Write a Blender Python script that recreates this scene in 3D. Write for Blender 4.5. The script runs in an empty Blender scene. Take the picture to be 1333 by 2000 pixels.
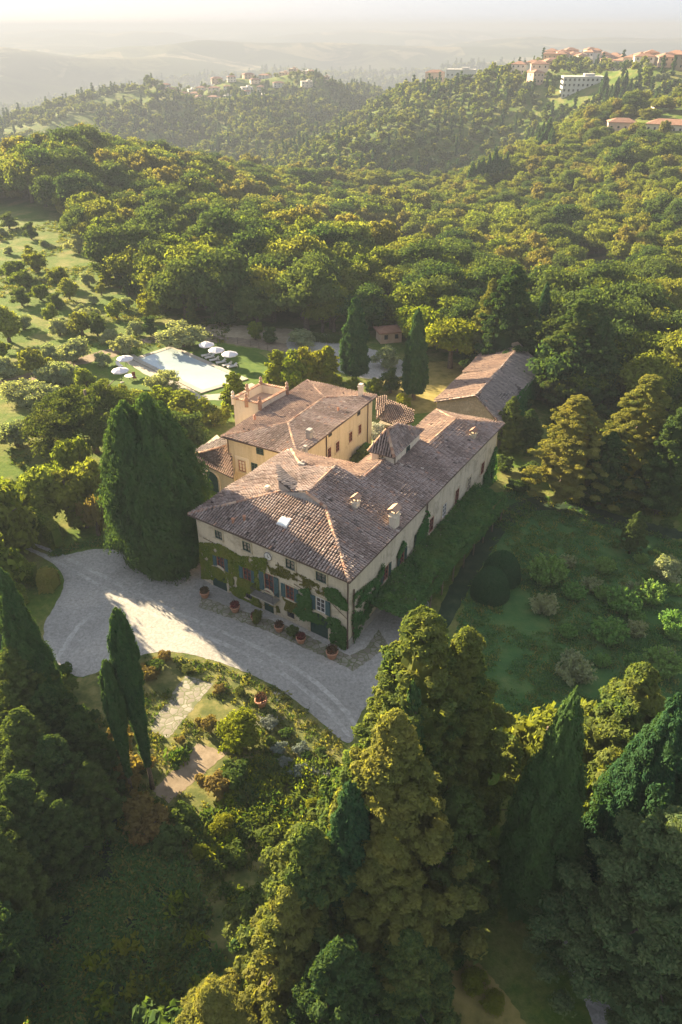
import bpy, math, random
import numpy as np
from mathutils import Vector, Matrix
random.seed(4); RNG = np.random.default_rng(11)
sc = bpy.context.scene
COL = sc.collection
R = math.radians
# ------------------------------------------------------------------ camera
FPX = 1480.; HC = 54.; HOR = 50.; PITCH = math.atan((1000 - HOR) / FPX)
cam = bpy.data.cameras.new('camera'); camo = bpy.data.objects.new('camera', cam); COL.objects.link(camo)
camo.location = (0, 0, HC); camo.rotation_euler = (math.pi / 2 - PITCH, 0, 0)
cam.sensor_fit = 'VERTICAL'; cam.sensor_height = 36.; cam.lens = 36. * FPX / 2000.
cam.clip_start = .5; cam.clip_end = 60000
sc.camera = camo
# ------------------------------------------------------------------ light
SUN_AZ = 136.; SUN_EL = 17.5
sd = Vector((math.cos(R(SUN_AZ)) * math.cos(R(SUN_EL)), math.sin(R(SUN_AZ)) * math.cos(R(SUN_EL)), math.sin(R(SUN_EL))))
sl = bpy.data.lights.new('sun', 'SUN'); sl.energy = 5.0; sl.angle = R(.6); sl.color = (1., .82, .54)
so = bpy.data.objects.new('sun', sl); COL.objects.link(so); so.rotation_euler = sd.to_track_quat('Z', 'Y').to_euler()
w = bpy.data.worlds.new('World'); sc.world = w; w.use_nodes = True
nt = w.node_tree; nt.nodes.clear()
sky = nt.nodes.new('ShaderNodeTexSky'); sky.sky_type = 'NISHITA'; sky.sun_disc = False
sky.sun_elevation = R(SUN_EL); sky.sun_rotation = R(90 - SUN_AZ) % (2 * math.pi)
sky.air_density = 1.0; sky.dust_density = 1.0; sky.ozone_density = 1.0
bg = nt.nodes.new('ShaderNodeBackground'); bg.inputs[1].default_value = .030
wo = nt.nodes.new('ShaderNodeOutputWorld'); veil = nt.nodes.new('ShaderNodeMix'); veil.data_type = 'RGBA'; veil.inputs[0].default_value = .75; nt.links.new(sky.outputs[0], veil.inputs[6]); veil.inputs[7].default_value = (3.7, 4.1, 4.9, 1)   # thin high overcast over the blue
nt.links.new(veil.outputs[2], bg.inputs[0]); nt.links.new(bg.outputs[0], wo.inputs[0])
sc.view_settings.view_transform = 'Standard'; sc.view_settings.look = 'None'; sc.view_settings.gamma = 1
sc.view_settings.exposure = 2.85
sc.cycles.use_denoising = True; sc.cycles.max_bounces = 6; sc.cycles.diffuse_bounces = 3; sc.cycles.transmission_bounces = 4; sc.cycles.volume_bounces = 1; sc.cycles.sample_clamp_indirect = 6
# ------------------------------------------------------------------ photogrammetry helpers
cp, sp_ = math.cos(PITCH), math.sin(PITCH)
def ray(px, py):
    x = (px - 666.5) / FPX; u = -(py - 1000) / FPX
    return np.array([x, cp + u * sp_, -sp_ + u * cp])
def P(px, py, z=0.):
    d = ray(px, py); t = (z - HC) / d[2]; return np.array([d[0] * t, d[1] * t, z])
def PV(px, py, A, d):
    """point where the sight line meets the vertical plane through A along d"""
    n = np.array([-d[1], d[0], 0.]); r = ray(px, py); o = np.array([0, 0, HC])
    return o + r * (np.dot(np.asarray(A) - o, n) / np.dot(r, n))
def PP(px, py, A, n):
    r = ray(px, py); o = np.array([0, 0, HC]); return o + r * (np.dot(np.asarray(A) - o, n) / np.dot(r, n))
def proj(X, Y, Z):
    X = np.asarray(X, float); Y = np.asarray(Y, float); Z = np.asarray(Z, float) - HC
    zc = Y * cp - Z * sp_; uu = Y * sp_ + Z * cp
    return 666.5 + FPX * X / zc, 1000 - FPX * uu / zc, zc
def inpoly(px, py, poly):
    px = np.asarray(px, float); py = np.asarray(py, float); ins = np.zeros(px.shape, bool)
    n = len(poly)
    for i in range(n):
        x1, y1 = poly[i]; x2, y2 = poly[(i + 1) % n]
        if y1 == y2: continue
        c = ((y1 > py) != (y2 > py)) & (px < (x2 - x1) * (py - y1) / (y2 - y1) + x1)
        ins ^= c
    return ins
# ------------------------------------------------------------------ mesh helpers
def arr(v): return np.asarray(v, dtype=np.float32)
def mesh_np(name, V, F, rnd=None, smooth=False):
    """V (n,3), F (m,k) numpy or list of lists"""
    me = bpy.data.meshes.new(name)
    V = arr(V)
    if isinstance(F, np.ndarray):
        m, k = F.shape; loops = F.reshape(-1).astype(np.int32); starts = (np.arange(m) * k).astype(np.int32); tot = np.full(m, k, np.int32)
    else:
        tot = np.array([len(f) for f in F], np.int32); starts = np.concatenate([[0], np.cumsum(tot)[:-1]]).astype(np.int32)
        loops = np.array([i for f in F for i in f], np.int32); m = len(F)
    me.vertices.add(len(V)); me.vertices.foreach_set('co', V.reshape(-1))
    me.loops.add(len(loops)); me.loops.foreach_set('vertex_index', loops)
    me.polygons.add(m); me.polygons.foreach_set('loop_start', starts); me.polygons.foreach_set('loop_total', tot)
    me.polygons.foreach_set('use_smooth', np.full(m, bool(smooth)))
    if rnd is not None:
        a = me.attributes.new('rnd', 'FLOAT', 'FACE'); a.data.foreach_set('value', np.asarray(rnd, np.float32))
    me.update(calc_edges=True)
    return me
class MB:
    """collects shapes that become one mesh"""
    def __init__(s): s.V = []; s.F = []; s.R = []; s.n = 0
    def add(s, V, F, rnd=None):
        V = np.asarray(V, float); s.V.append(V)
        for f in F: s.F.append([int(i) + s.n for i in f])
        s.R += list(rnd) if rnd is not None else [random.random()] * len(F)
        s.n += len(V)
    def box(s, c, size, rz=0., tilt=0.):
        x, y, z = [a / 2 for a in size]
        V = np.array([[i, j, k] for i in (-x, x) for j in (-y, y) for k in (-z, z)])
        if tilt: V = V @ np.array(Matrix.Rotation(tilt, 3, 'X')).T
        if rz: V = V @ np.array(Matrix.Rotation(rz, 3, 'Z')).T
        s.add(V + np.asarray(c), [(0, 1, 3, 2), (4, 6, 7, 5), (0, 4, 5, 1), (2, 3, 7, 6), (0, 2, 6, 4), (1, 5, 7, 3)], [random.random()] * 6)
    def prism(s, pts, z0, z1):
        n = len(pts); V = [[p[0], p[1], z0] for p in pts] + [[p[0], p[1], z1] for p in pts]
        s.add(V, [list(range(n))[::-1], list(range(n, 2 * n))] + [[i, (i + 1) % n, n + (i + 1) % n, n + i] for i in range(n)])
    def slab(s, pts, th):
        pts = np.asarray(pts, float); n = len(pts); dn = pts.copy(); dn[:, 2] -= th
        s.add(np.vstack([pts, dn]), [list(range(n)), list(range(n, 2 * n))[::-1]] + [[i, n + i, n + (i + 1) % n, (i + 1) % n] for i in range(n)])
    def lathe(s, prof, c=(0, 0, 0), n=12, sx=1., sy=1.):
        V = []; F = []
        for (r, z) in prof:
            for k in range(n):
                a = 2 * math.pi * k / n; V.append([c[0] + r * math.cos(a) * sx, c[1] + r * math.sin(a) * sy, c[2] + z])
        for i in range(len(prof) - 1):
            for k in range(n):
                F.append([i * n + k, i * n + (k + 1) % n, (i + 1) * n + (k + 1) % n, (i + 1) * n + k])
        F.append(list(range(n))[::-1]); F.append([(len(prof) - 1) * n + k for k in range(n)])
        s.add(V, F)
    def tube(s, path, rad, n=6):
        path = [np.asarray(p, float) for p in path]
        if not hasattr(rad, '__len__'): rad = [rad] * len(path)
        V = []; F = []
        for i, p in enumerate(path):
            d = path[min(i + 1, len(path) - 1)] - path[max(i - 1, 0)]; d = d / (np.linalg.norm(d) + 1e-9)
            a = np.cross(d, [0, 0, 1.]) if abs(d[2]) < .9 else np.cross(d, [1., 0, 0]); a /= np.linalg.norm(a); b = np.cross(d, a)
            for k in range(n):
                t = 2 * math.pi * k / n; V.append(p + rad[i] * (math.cos(t) * a + math.sin(t) * b))
        for i in range(len(path) - 1):
            for k in range(n): F.append([i * n + k, i * n + (k + 1) % n, (i + 1) * n + (k + 1) % n, (i + 1) * n + k])
        F.append(list(range(n))[::-1]); F.append([(len(path) - 1) * n + k for k in range(n)])
        s.add(V, F)
    def build(s, name, mat, parent=None, smooth=False, loc=None):
        me = mesh_np(name, np.vstack(s.V), s.F, s.R, smooth); return link(name, me, mat, parent, loc)
def link(name, me, mat=None, parent=None, loc=None):
    if mat is not None and not me.materials: me.materials.append(mat)
    o = bpy.data.objects.new(name, me); COL.objects.link(o)
    if parent is not None: o.parent = parent
    if loc is not None: o.location = [float(a) for a in loc]
    return o
def tag(o, label, cat, group=None):
    o['label'] = label; o['category'] = cat
    if group: o['group'] = group
    return o
def struct(o, kind='structure'): o['kind'] = kind; return o
def thing(name, label, cat, loc=(0, 0, 0), rz=0., group=None):
    o = bpy.data.objects.new(name, None); COL.objects.link(o); o.location = [float(a) for a in loc]; o.rotation_euler = (0, 0, rz)
    o.empty_display_size = .3
    return tag(o, label, cat, group)
def dup(o, parent=None, kids=None):
    c = o.copy(); COL.objects.link(c)
    if parent is not None: c.parent = parent
    for ch in KIDS.get(o.name, []): dup(ch, c)
    return c
KIDS = {}
_ones = ['', 'first', 'second', 'third', 'fourth', 'fifth', 'sixth', 'seventh', 'eighth', 'ninth', 'tenth', 'eleventh', 'twelfth', 'thirteenth', 'fourteenth', 'fifteenth', 'sixteenth', 'seventeenth', 'eighteenth', 'nineteenth']
def nth(n):
    if n < 20: return _ones[n]
    t = {2: 'twent', 3: 'thirt', 4: 'fort', 5: 'fift', 6: 'sixt'}[n // 10]; return t + 'ieth' if n % 10 == 0 else t + 'y-' + _ones[n % 10]
QUEUE = {}
def later(o, key, text, order): QUEUE.setdefault(key, []).append((order, o, text))
def name_in_order():
    for key, l in QUEUE.items():
        l.sort(key=lambda a: a[0])
        for i, (_, o, text) in enumerate(l): o['label'] = text % nth(i + 1)
def reg(o):
    """remember a prototype's children so that dup() is quick"""
    ch = [x for x in bpy.data.objects if x.parent == o]; KIDS[o.name] = ch
    for x in ch: reg(x)
    return o
# ------------------------------------------------------------------ materials
def nmat(name):
    m = bpy.data.materials.new(name); m.use_nodes = True; t = m.node_tree; t.nodes.clear()
    out = t.nodes.new('ShaderNodeOutputMaterial'); return m, t, out
def N(t, typ, **kw):
    n = t.nodes.new(typ)
    for k, v in kw.items():
        if k.startswith('i_'):
            key = k[2:]; key = int(key) if key.isdigit() else key.replace('_', ' ')
            n.inputs[key].default_value = v
        else: setattr(n, k, v)
    return n
def ramp(t, fac, stops):
    r = t.nodes.new('ShaderNodeValToRGB'); e = r.color_ramp.elements
    while len(e) < len(stops): e.new(.5)
    for i, (p, c) in enumerate(stops): e[i].position = p; e[i].color = (c[0], c[1], c[2], 1)
    t.links.new(fac, r.inputs[0]); return r.outputs[0]
def noise(t, scale, detail=4., rough=.6, coord='Object', dist=0.):
    tc = t.nodes.new('ShaderNodeTexCoord') if coord != 'World' else t.nodes.new('ShaderNodeNewGeometry')
    n = N(t, 'ShaderNodeTexNoise'); n.inputs['Scale'].default_value = scale; n.inputs['Detail'].default_value = detail
    n.inputs['Roughness'].default_value = rough; n.inputs['Distortion'].default_value = dist
    t.links.new(tc.outputs[coord if coord != 'World' else 'Position'], n.inputs['Vector']); return n.outputs[0]
def mix(t, fac, a, b, mode='MIX'):
    m = N(t, 'ShaderNodeMix', data_type='RGBA', blend_type=mode)
    for s, v in ((0, fac), (6, a), (7, b)):
        if isinstance(v, (int, float)): m.inputs[s].default_value = v
        elif isinstance(v, (tuple, list)): m.inputs[s].default_value = (*v[:3], 1)
        else: t.links.new(v, m.inputs[s])
    return m.outputs[2]
def mth(t, op, a, b=None, clamp=False):
    m = N(t, 'ShaderNodeMath', operation=op, use_clamp=clamp)
    for i, v in enumerate((a, b)):
        if v is None: continue
        if isinstance(v, (int, float)): m.inputs[i].default_value = v
        else: t.links.new(v, m.inputs[i])
    return m.outputs[0]
def surf(name, stops, scale=3., detail=5., rough=.9, bump=.3, bscale=None, bdist=.03, stops2=None, scale2=.3, mixfac=.5, coord='Object', spec=.25, rndmix=None, dist=0.):
    m, t, out = nmat(name)
    c = ramp(t, noise(t, scale, detail, .62, coord, dist), stops)
    if stops2: c2 = ramp(t, noise(t, scale2, 4, .6, coord), stops2); c = mix(t, mixfac, c, c2, 'MULTIPLY')
    if rndmix:
        a = N(t, 'ShaderNodeAttribute', attribute_name='rnd'); c = mix(t, rndmix[0], c, ramp(t, a.outputs['Fac'], rndmix[1]))
    b = N(t, 'ShaderNodeBsdfPrincipled'); b.inputs['Roughness'].default_value = rough; b.inputs['Specular IOR Level'].default_value = spec
    t.links.new(c, b.inputs['Base Color'])
    if bump:
        bn = N(t, 'ShaderNodeBump'); bn.inputs['Strength'].default_value = bump; bn.inputs['Distance'].default_value = bdist
        t.links.new(noise(t, bscale or scale * 3, 5, .7, coord), bn.inputs['Height']); t.links.new(bn.outputs[0], b.inputs['Normal'])
    t.links.new(b.outputs[0], out.inputs[0]); return m
def plain(name, col, rough=.7, metal=0., spec=.3):
    c = col; return surf(name, [(.25, [a * .8 for a in c]), (.75, [min(1, a * 1.15) for a in c])], 4., 4., rough, .15, spec=spec)
def leafmat(name, a, b, c=None, trans=.38, tcol=None, var=.75):
    """leaf colour varies from leaf to leaf, over the crown and from plant to plant"""
    m, t, out = nmat(name); c = c or b
    oi = N(t, 'ShaderNodeObjectInfo'); at = N(t, 'ShaderNodeAttribute', attribute_name='rnd')
    col = mix(t, at.outputs['Fac'], a, b)
    nz = mth(t, 'MULTIPLY', noise(t, .45, 2, .5), 1.4)
    f = mth(t, 'MULTIPLY', mth(t, 'ADD', mth(t, 'SUBTRACT', nz, .35), mth(t, 'SUBTRACT', oi.outputs['Random'], .35)), var, True)
    col = mix(t, f, col, c)
    d = N(t, 'ShaderNodeBsdfDiffuse'); d.inputs['Roughness'].default_value = .5; tr = N(t, 'ShaderNodeBsdfTranslucent'); ms = N(t, 'ShaderNodeMixShader'); ms.inputs[0].default_value = trans
    t.links.new(col, d.inputs[0]); tc = mix(t, 1., col, tcol or (1.5, 1.45, .6), 'MULTIPLY'); t.links.new(tc, tr.inputs[0])
    t.links.new(d.outputs[0], ms.inputs[1]); t.links.new(tr.outputs[0], ms.inputs[2]); t.links.new(ms.outputs[0], out.inputs[0]); return m
M = {}
M['forest'] = leafmat('forest_leaves', (.065, .105, .016), (.16, .205, .034), (.21, .21, .045), .42)
M['forest_light'] = leafmat('light_leaves', (.12, .17, .026), (.23, .28, .05), (.25, .25, .06), .42)
M['holm'] = leafmat('dark_leaves', (.030, .068, .026), (.078, .125, .038), (.12, .15, .04), .34)
M['cypress'] = leafmat('cypress_leaves', (.020, .058, .028), (.048, .10, .038), (.085, .14, .04), .28)
M['golden'] = leafmat('conifer_leaves', (.045, .095, .034), (.125, .17, .045), (.28, .245, .06), .42)
M['greyconifer'] = leafmat('grey_conifer_leaves', (.055, .105, .042), (.13, .17, .07), (.17, .19, .07), .32)
M['khaki'] = leafmat('khaki_leaves', (.12, .13, .03), (.22, .22, .055), (.26, .22, .07), .42)
M['olive'] = leafmat('olive_leaves', (.15, .20, .11), (.30, .34, .20), (.30, .31, .16), .42)
M['bright'] = leafmat('bright_leaves', (.09, .15, .012), (.20, .24, .022), (.21, .20, .03), .45)
M['russet'] = leafmat('russet_leaves', (.14, .09, .03), (.24, .17, .06), (.20, .17, .06), .4)
M['ivy'] = leafmat('ivy_leaves', (.08, .13, .018), (.19, .22, .035), (.28, .24, .06), .25, None, 1.2)
M['vine'] = leafmat('vine_leaves', (.03, .11, .03), (.07, .17, .045), (.08, .15, .04), .25)
M['lavender'] = leafmat('lavender_leaves', (.11, .14, .12), (.19, .22, .18), (.18, .19, .16), .2)
M['whitebloom'] = leafmat('blossom', (.30, .34, .2), (.75, .72, .62), (.6, .55, .4), .3, (1, 1, .9))
M['redbloom'] = leafmat('red_flowers', (.07, .02, .02), (.17, .03, .03), (.06, .08, .03), .2, (1, .6, .6))
M['weed'] = leafmat('weeds', (.035, .085, .02), (.09, .14, .03), (.15, .15, .04), .35)
M['straw'] = leafmat('dry_grass', (.16, .13, .045), (.30, .23, .09), (.25, .17, .06), .35)
M['bark'] = surf('bark', [(.3, (.07, .05, .035)), (.7, (.17, .13, .095))], 6., 6, .95, .7)
M['barkgold'] = surf('pale_bark', [(.3, (.13, .095, .06)), (.7, (.26, .2, .13))], 6., 6, .95, .7)
# ------------------------------------------------------------------ plants
def unit(n, rng):
    v = rng.normal(size=(n, 3)); return v / np.linalg.norm(v, axis=1)[:, None]
def quads(C, Nn, size, rng, aspect=1., up=0., spread=.8):
    """leaf sprays: one small quad per centre, facing roughly along Nn; 'up' aligns them to the vertical"""
    n = len(C); nn = Nn + spread * unit(n, rng); nn /= np.linalg.norm(nn, axis=1)[:, None]
    ref = unit(n, rng); ref[:, 2] += up; a = ref - nn * np.sum(ref * nn, axis=1)[:, None]; a /= np.linalg.norm(a, axis=1)[:, None] + 1e-9
    b = np.cross(nn, a); s = size * rng.uniform(.6, 1.3, n)[:, None]; a = a * s * aspect * .5; b = b * s * .5
    bend = nn * s * .18
    V = np.stack([C - a - b * .7, C + b - bend * .5, C + a + b * .2 + bend, C - b * .9 + bend * .3], 1).reshape(-1, 3)
    return V, np.arange(4 * n).reshape(n, 4), rng.random(n)
def ico(c, r, rng, sub=1, sq=(1, 1, 1)):
    import bmesh
    bm = bmesh.new(); bmesh.ops.create_icosphere(bm, subdivisions=sub, radius=1.); V = np.array([v.co[:] for v in bm.verts]); F = np.array([[v.index for v in f.verts] for f in bm.faces]); bm.free()
    V = V * (1 + rng.uniform(-.16, .1, len(V)))[:, None] * r * np.asarray(sq) + c
    return V, F
def leafmesh(name, parts, cores=None):
    Vs = [];Fs = []; Rs = []; n = 0
    for V, F, r in parts: Vs.append(V); Fs.append(F + n); Rs.append(r); n += len(V)
    for V, F in (cores or []):
        F4 = np.hstack([F, F[:, 2:3]])  # stored as triangles below
        Vs.append(V); Fs.append(('t', F + n)); Rs.append(np.full(len(F), .2)); n += len(V)
    quad = [f for f in Fs if not isinstance(f, tuple)]; tri = [f[1] for f in Fs if isinstance(f, tuple)]
    V = np.vstack(Vs).astype(np.float32); Q = np.vstack(quad); T = np.vstack(tri) if tri else np.zeros((0, 3), int)
    me = bpy.data.meshes.new(name); m = len(Q) + len(T)
    loops = np.concatenate([Q.reshape(-1), T.reshape(-1)]).astype(np.int32)
    tot = np.concatenate([np.full(len(Q), 4), np.full(len(T), 3)]).astype(np.int32)
    st = np.concatenate([[0], np.cumsum(tot)[:-1]]).astype(np.int32)
    me.vertices.add(len(V)); me.vertices.foreach_set('co', V.reshape(-1)); me.loops.add(len(loops)); me.loops.foreach_set('vertex_index', loops)
    me.polygons.add(m); me.polygons.foreach_set('loop_start', st); me.polygons.foreach_set('loop_total', tot)
    me.polygons.foreach_set('use_smooth', np.zeros(m, bool))
    a = me.attributes.new('rnd', 'FLOAT', 'FACE'); a.data.foreach_set('value', np.concatenate(Rs).astype(np.float32))
    me.update(calc_edges=True); return me
def blobleaves(blobs, per, size, rng, aspect=1., up=0., sq=1., inner=.58, core=.7, coresub=1, spread=.62):
    parts = []; cores = []
    for (c, r) in blobs:
        n = max(8, int(per * (r / np.mean([b[1] for b in blobs])) ** 2)); d = unit(n, rng); d[:, 2] = np.where(d[:, 2] < -.35, -d[:, 2], d[:, 2])
        rr = r * (inner + (1.28 - inner) * rng.random(n) ** 1.25) * (1 + .16 * np.sin(d[:, 0] * 5 + c[0]) * np.cos(d[:, 1] * 6 + c[1]))
        C = c + d * rr[:, None] * np.array([1, 1, sq]); parts.append(quads(C, d, size, rng, aspect, up, spread))
        if core: cores.append(ico(np.asarray(c), r * core, rng, coresub, (1, 1, sq)))
    return parts, cores
def trunk_mesh(name, h, r, rng, limbs=4, spread=2., top=.9, lean=0.):
    b = MB(); k = 6; path = [(lean * h * (i / (k - 1)) ** 2 + rng.normal() * r * .25 * (i > 0), rng.normal() * r * .25 * (i > 0), -.4 + (h + .4) * i / (k - 1)) for i in range(k)]
    b.tube(path, [r * 1.35 * (1 - top * i / (k - 1) * .75) for i in range(k)], 7)
    for j in range(limbs):
        a = j * 2 * math.pi / max(limbs, 1) + rng.random(); z0 = h * rng.uniform(.35, .7); x0 = lean * h * (z0 / h) ** 2
        p = [(x0, 0, z0), (x0 + math.cos(a) * spread * .45, math.sin(a) * spread * .45, z0 + h * .16), (x0 + math.cos(a) * spread, math.sin(a) * spread, z0 + h * .26)]
        b.tube(p, [r * .55, r * .35, r * .12], 5)
    return mesh_np(name, np.vstack(b.V), b.F, b.R, True)
class Kind:
    def __init__(s, name, crown, trunk, leaf, bark): s.name = name; s.crown = crown; s.trunk = trunk; s.leaf = leaf; s.bark = bark; crown.materials.append(leaf); trunk.materials.append(bark)
    def place(s, x, y, z, sc_=1., rz=None, label='', cat='tree', group=None, sxy=None, tilt=(0, 0), trunk=True):
        e = bpy.data.objects.new(s.name, None); COL.objects.link(e); e.location = (float(x), float(y), float(z)); e.rotation_euler = (tilt[0], tilt[1], random.random() * 6.28 if rz is None else rz)
        sxy = sc_ if sxy is None else sxy; e.scale = (sxy, sxy, sc_); e.empty_display_size = .3
        c = bpy.data.objects.new('crown', s.crown); COL.objects.link(c); c.parent = e; c.location = (0, 0, -getattr(s, 'drop', 0))
        if trunk: t = bpy.data.objects.new('trunk', s.trunk); COL.objects.link(t); t.parent = e
        tag(e, label, cat, group); return e
def broadleaf(name, seed, Rr, H, nb, per, size, leaf, bark=None, core=.62, sq=.85, base=.3, coresub=1, aspect=1.25, spread=.62, up=0.):
    rng = np.random.default_rng(seed); blobs = []
    zc = H * (base + 1) / 2; rz = H * (1 - base) / 2
    for i in range(nb):
        d = unit(1, rng)[0]; d[2] = d[2] * .95 if base < .16 else abs(d[2]) * 1.0 - (.5 if rng.random() < .45 else 0); k = rng.uniform(.45, .88)
        lob = 1 + .18 * math.sin(3 * math.atan2(d[1], d[0]) + seed)
        c = np.array([d[0] * Rr * k * lob, d[1] * Rr * k * lob, zc + d[2] * rz * k]); blobs.append((c, Rr * rng.uniform(.13, .36)))
    blobs.append((np.array([0, 0, zc]), Rr * .55))
    p, c = blobleaves(blobs, per, size, rng, aspect, up, sq, core=core, coresub=coresub, spread=spread)
    return Kind(name, leafmesh('crown', p, c), trunk_mesh('trunk', H * .7, Rr * .06 + .08, rng, 5, Rr * .6), leaf, bark or M['bark'])
def cypress(name, seed, Rr, H, n, size, leaf, prof=None, stems=1, base=.04, tufts=60, spread=.55):
    """column of steep sprays; blobs along the outside make the shaggy outline"""
    rng = np.random.default_rng(seed); parts = []; cores = []
    prof = prof or (lambda t: (math.sin(math.pi * min(1, (t * .93 + .07)) ** .62)) ** .75 * (1 - .15 * t))
    ax = [(0., 0., 1. if stems == 1 else .62, 1.)] + [(Rr * .6 * math.cos(k * 2.4 + seed) * rng.uniform(.7, 1.1), Rr * .6 * math.sin(k * 2.4 + seed) * rng.uniform(.7, 1.1), rng.uniform(.42, .58), rng.uniform(.72, .97)) for k in range(stems - 1)]
    for (ox, oy, fr, fh) in ax:
        ts = np.linspace(0, 1, 40); pr = np.array([max(.02, prof(t)) for t in ts]); cdf = np.cumsum(pr + .06); cdf /= cdf[-1]
        nn = int(n * fr * fh / stems ** .5); t = np.interp(rng.random(nn), cdf, ts); th = rng.random(nn) * 2 * np.pi
        rib = 1 + .16 * np.sin(th * 5 + t * 9 + ox) + .12 * np.sin(th * 9 - t * 23) + .11 * np.sin(th * 3 + t * 41) + .06 * np.sin(th * 13 + t * 67)
        r = np.interp(t, ts, pr) * Rr * fr * rib * rng.uniform(.78, 1.08, nn); z = H * fh * (base + (1 - base) * t)
        k = (1 - (1 - t) ** 2 * .25)
        C = np.stack([ox * k + r * np.cos(th), oy * k + r * np.sin(th), z], 1); Nn = np.stack([np.cos(th), np.sin(th), np.full(nn, .35)], 1)
        parts.append(quads(C, Nn, size, rng, 2.0, 2.2, spread))
        bl = []
        for i in range(int(tufts * fr)):
            t1 = rng.random() ** .9 * .96; a = rng.random() * 6.28; rr = np.interp(t1, ts, pr) * Rr * fr
            bl.append((np.array([ox + rr * .98 * math.cos(a), oy + rr * .98 * math.sin(a), H * fh * (base + (1 - base) * t1)]), rr * rng.uniform(.16, .34) + .12))
        if bl:
            p, _ = blobleaves(bl, max(10, nn // 140), size, rng, 1.9, 2., 2.1, core=0, spread=spread); parts += p
        m = 14; ang = np.arange(m) * 2 * np.pi / m; Vc = []; Fc = []
        tt = np.linspace(0.0, .97, 12)
        for i, q in enumerate(tt):
            rr = np.interp(q, ts, pr) * Rr * fr * .68 * (1 + rng.uniform(-.1, .08, m)); Vc.append(np.stack([ox + rr * np.cos(ang), oy + rr * np.sin(ang), np.full(m, H * fh * (base + (1 - base) * q))], 1))
        for i in range(11):
            for k2 in range(m):
                a0 = i * m + k2; a1 = i * m + (k2 + 1) % m; Fc += [[a0, a1, a1 + m], [a0, a1 + m, a0 + m]]
        cores.append((np.vstack(Vc), np.array(Fc)))
    return Kind(name, leafmesh('crown', parts, cores), trunk_mesh('trunk', H * .5, Rr * .12 + .08, rng, 0), leaf, M['bark'])
def conifer(name, seed, Rr, H, nb, per, size, leaf, base=.12, power=.8, bark=None, rb=.2, droop=.25, zsq=.7):
    """pyramid of branch tufts, open enough to show shaded hollows between them"""
    rng = np.random.default_rng(seed); blobs = []; b = MB(); b.tube([(0, 0, -.4), (0, 0, H * .5), (0.1, 0, H * .93)], [Rr * .07 + .1, Rr * .05, .04], 8)
    for i in range(nb):
        t = rng.random() ** .8; rr = Rr * (1 - t) ** power * (1 + .22 * math.sin(5 * t * 6.28 + seed)); a = rng.random() * 6.28; k = rng.uniform(.55, 1.0)
        rr *= 1 + .2 * math.sin(2 * a + seed)
        z = H * (base + (1 - base) * t); c = np.array([rr * k * math.cos(a), rr * k * math.sin(a), z - droop * rr * (k - .6)])
        blobs.append((c, (Rr * rb) * rng.uniform(.65, 1.2) * (1 - t * .55)))
        if k > .85 and i % 5 == 0: b.tube([(0, 0, z - rr * .25), c * np.array([.5, .5, 1]) - np.array([0, 0, rr * .1]), c], [.09, .06, .02], 4)
    blobs.append((np.array([0, 0, H * .99]), Rr * .07))
    parts, cores = blobleaves(blobs, per, size, rng, 1.7, .5, zsq, core=.5, coresub=1, inner=.4, spread=.75)
    m = 12; ang = np.arange(m) * 2 * np.pi / m; Vc = []; Fc = []; tt = np.linspace(.02, .93, 9)
    for q in tt:
        rr = Rr * .5 * (1 - q) ** power * (1 + rng.uniform(-.25, .15, m)); Vc.append(np.stack([rr * np.cos(ang), rr * np.sin(ang), np.full(m, H * (base + (1 - base) * q))], 1))
    for i in range(8):
        for k2 in range(m):
            a0 = i * m + k2; a1 = i * m + (k2 + 1) % m; Fc += [[a0, a1, a1 + m], [a0, a1 + m, a0 + m]]
    cores.append((np.vstack(Vc), np.array(Fc)))
    return Kind(name, leafmesh('crown', parts, cores), mesh_np('trunk', np.vstack(b.V), b.F, b.R, True), leaf, bark or M['bark'])
# ================================================================== TERRAIN
def ctrl(px, py, d, drop=8.):
    r = ray(px, py); k = d / math.hypot(r[0], r[1]); return (math.atan2(r[0], r[1]), d, HC + r[2] * k - drop)
CT = [ctrl(*a) for a in [(60, 300, 430), (300, 320, 430), (450, 345, 430), (60, 285, 820), (60, 215, 1000), (200, 165, 1100), (300, 328, 790), (300, 250, 900), (300, 190, 1020),
    (480, 140, 1150), (640, 150, 1130), (330, 150, 1120), (450, 300, 770), (450, 200, 950), (600, 200, 980), (600, 240, 880), (450, 325, 600), (560, 270, 680), (660, 215, 760), (750, 188, 820), (860, 168, 880),
    (600, 430, 300), (600, 370, 420), (600, 325, 540), (760, 420, 320), (760, 340, 470), (760, 262, 620), (850, 212, 700), (900, 198, 720), (1000, 262, 620), (900, 330, 530), (1000, 300, 510),
    (1050, 288, 470), (950, 340, 430), (850, 400, 350), (1200, 292, 430), (1330, 285, 400), (1150, 245, 520), (1300, 240, 460), (1100, 430, 300), (1300, 430, 270), (1100, 500, 235), (1300, 540, 200), (1280, 215, 520), (1050, 240, 600)]]
CT += [ctrl(*a, 0.) for a in [(1130, 188, 640), (1200, 150, 750), (1250, 124, 850), (1000, 160, 720), (1330, 150, 760), (920, 160, 830), (1060, 135, 850)]]
for px in (0, 160, 300, 450, 600): CT += [ctrl(px, 560, 200, 0)[:2] + (0.,)]
for a, d, z in [(-.42, 620, -78), (-.25, 610, -84), (-.12, 600, -74), (-.02, 740, -55), (-.42, 1250, -90), (-.2, 1350, -70), (0, 1300, -50), (.2, 1150, -45), (.4, 1150, -40), (-.02, 860, -58), (.05, 980, -50), (-.12, 690, -68),
                (-.42, 300, 0), (-.2, 300, -2), (-.42, 1600, -110), (0, 1600, -110), (.42, 1600, -105), (-.6, 300, -2), (.6, 300, -10), (-.7, 700, -60), (.6, 700, 5), (.62, 450, 0), (-.65, 1050, -30), (.62, 850, 15)]: CT.append((a, d, z))
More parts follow.
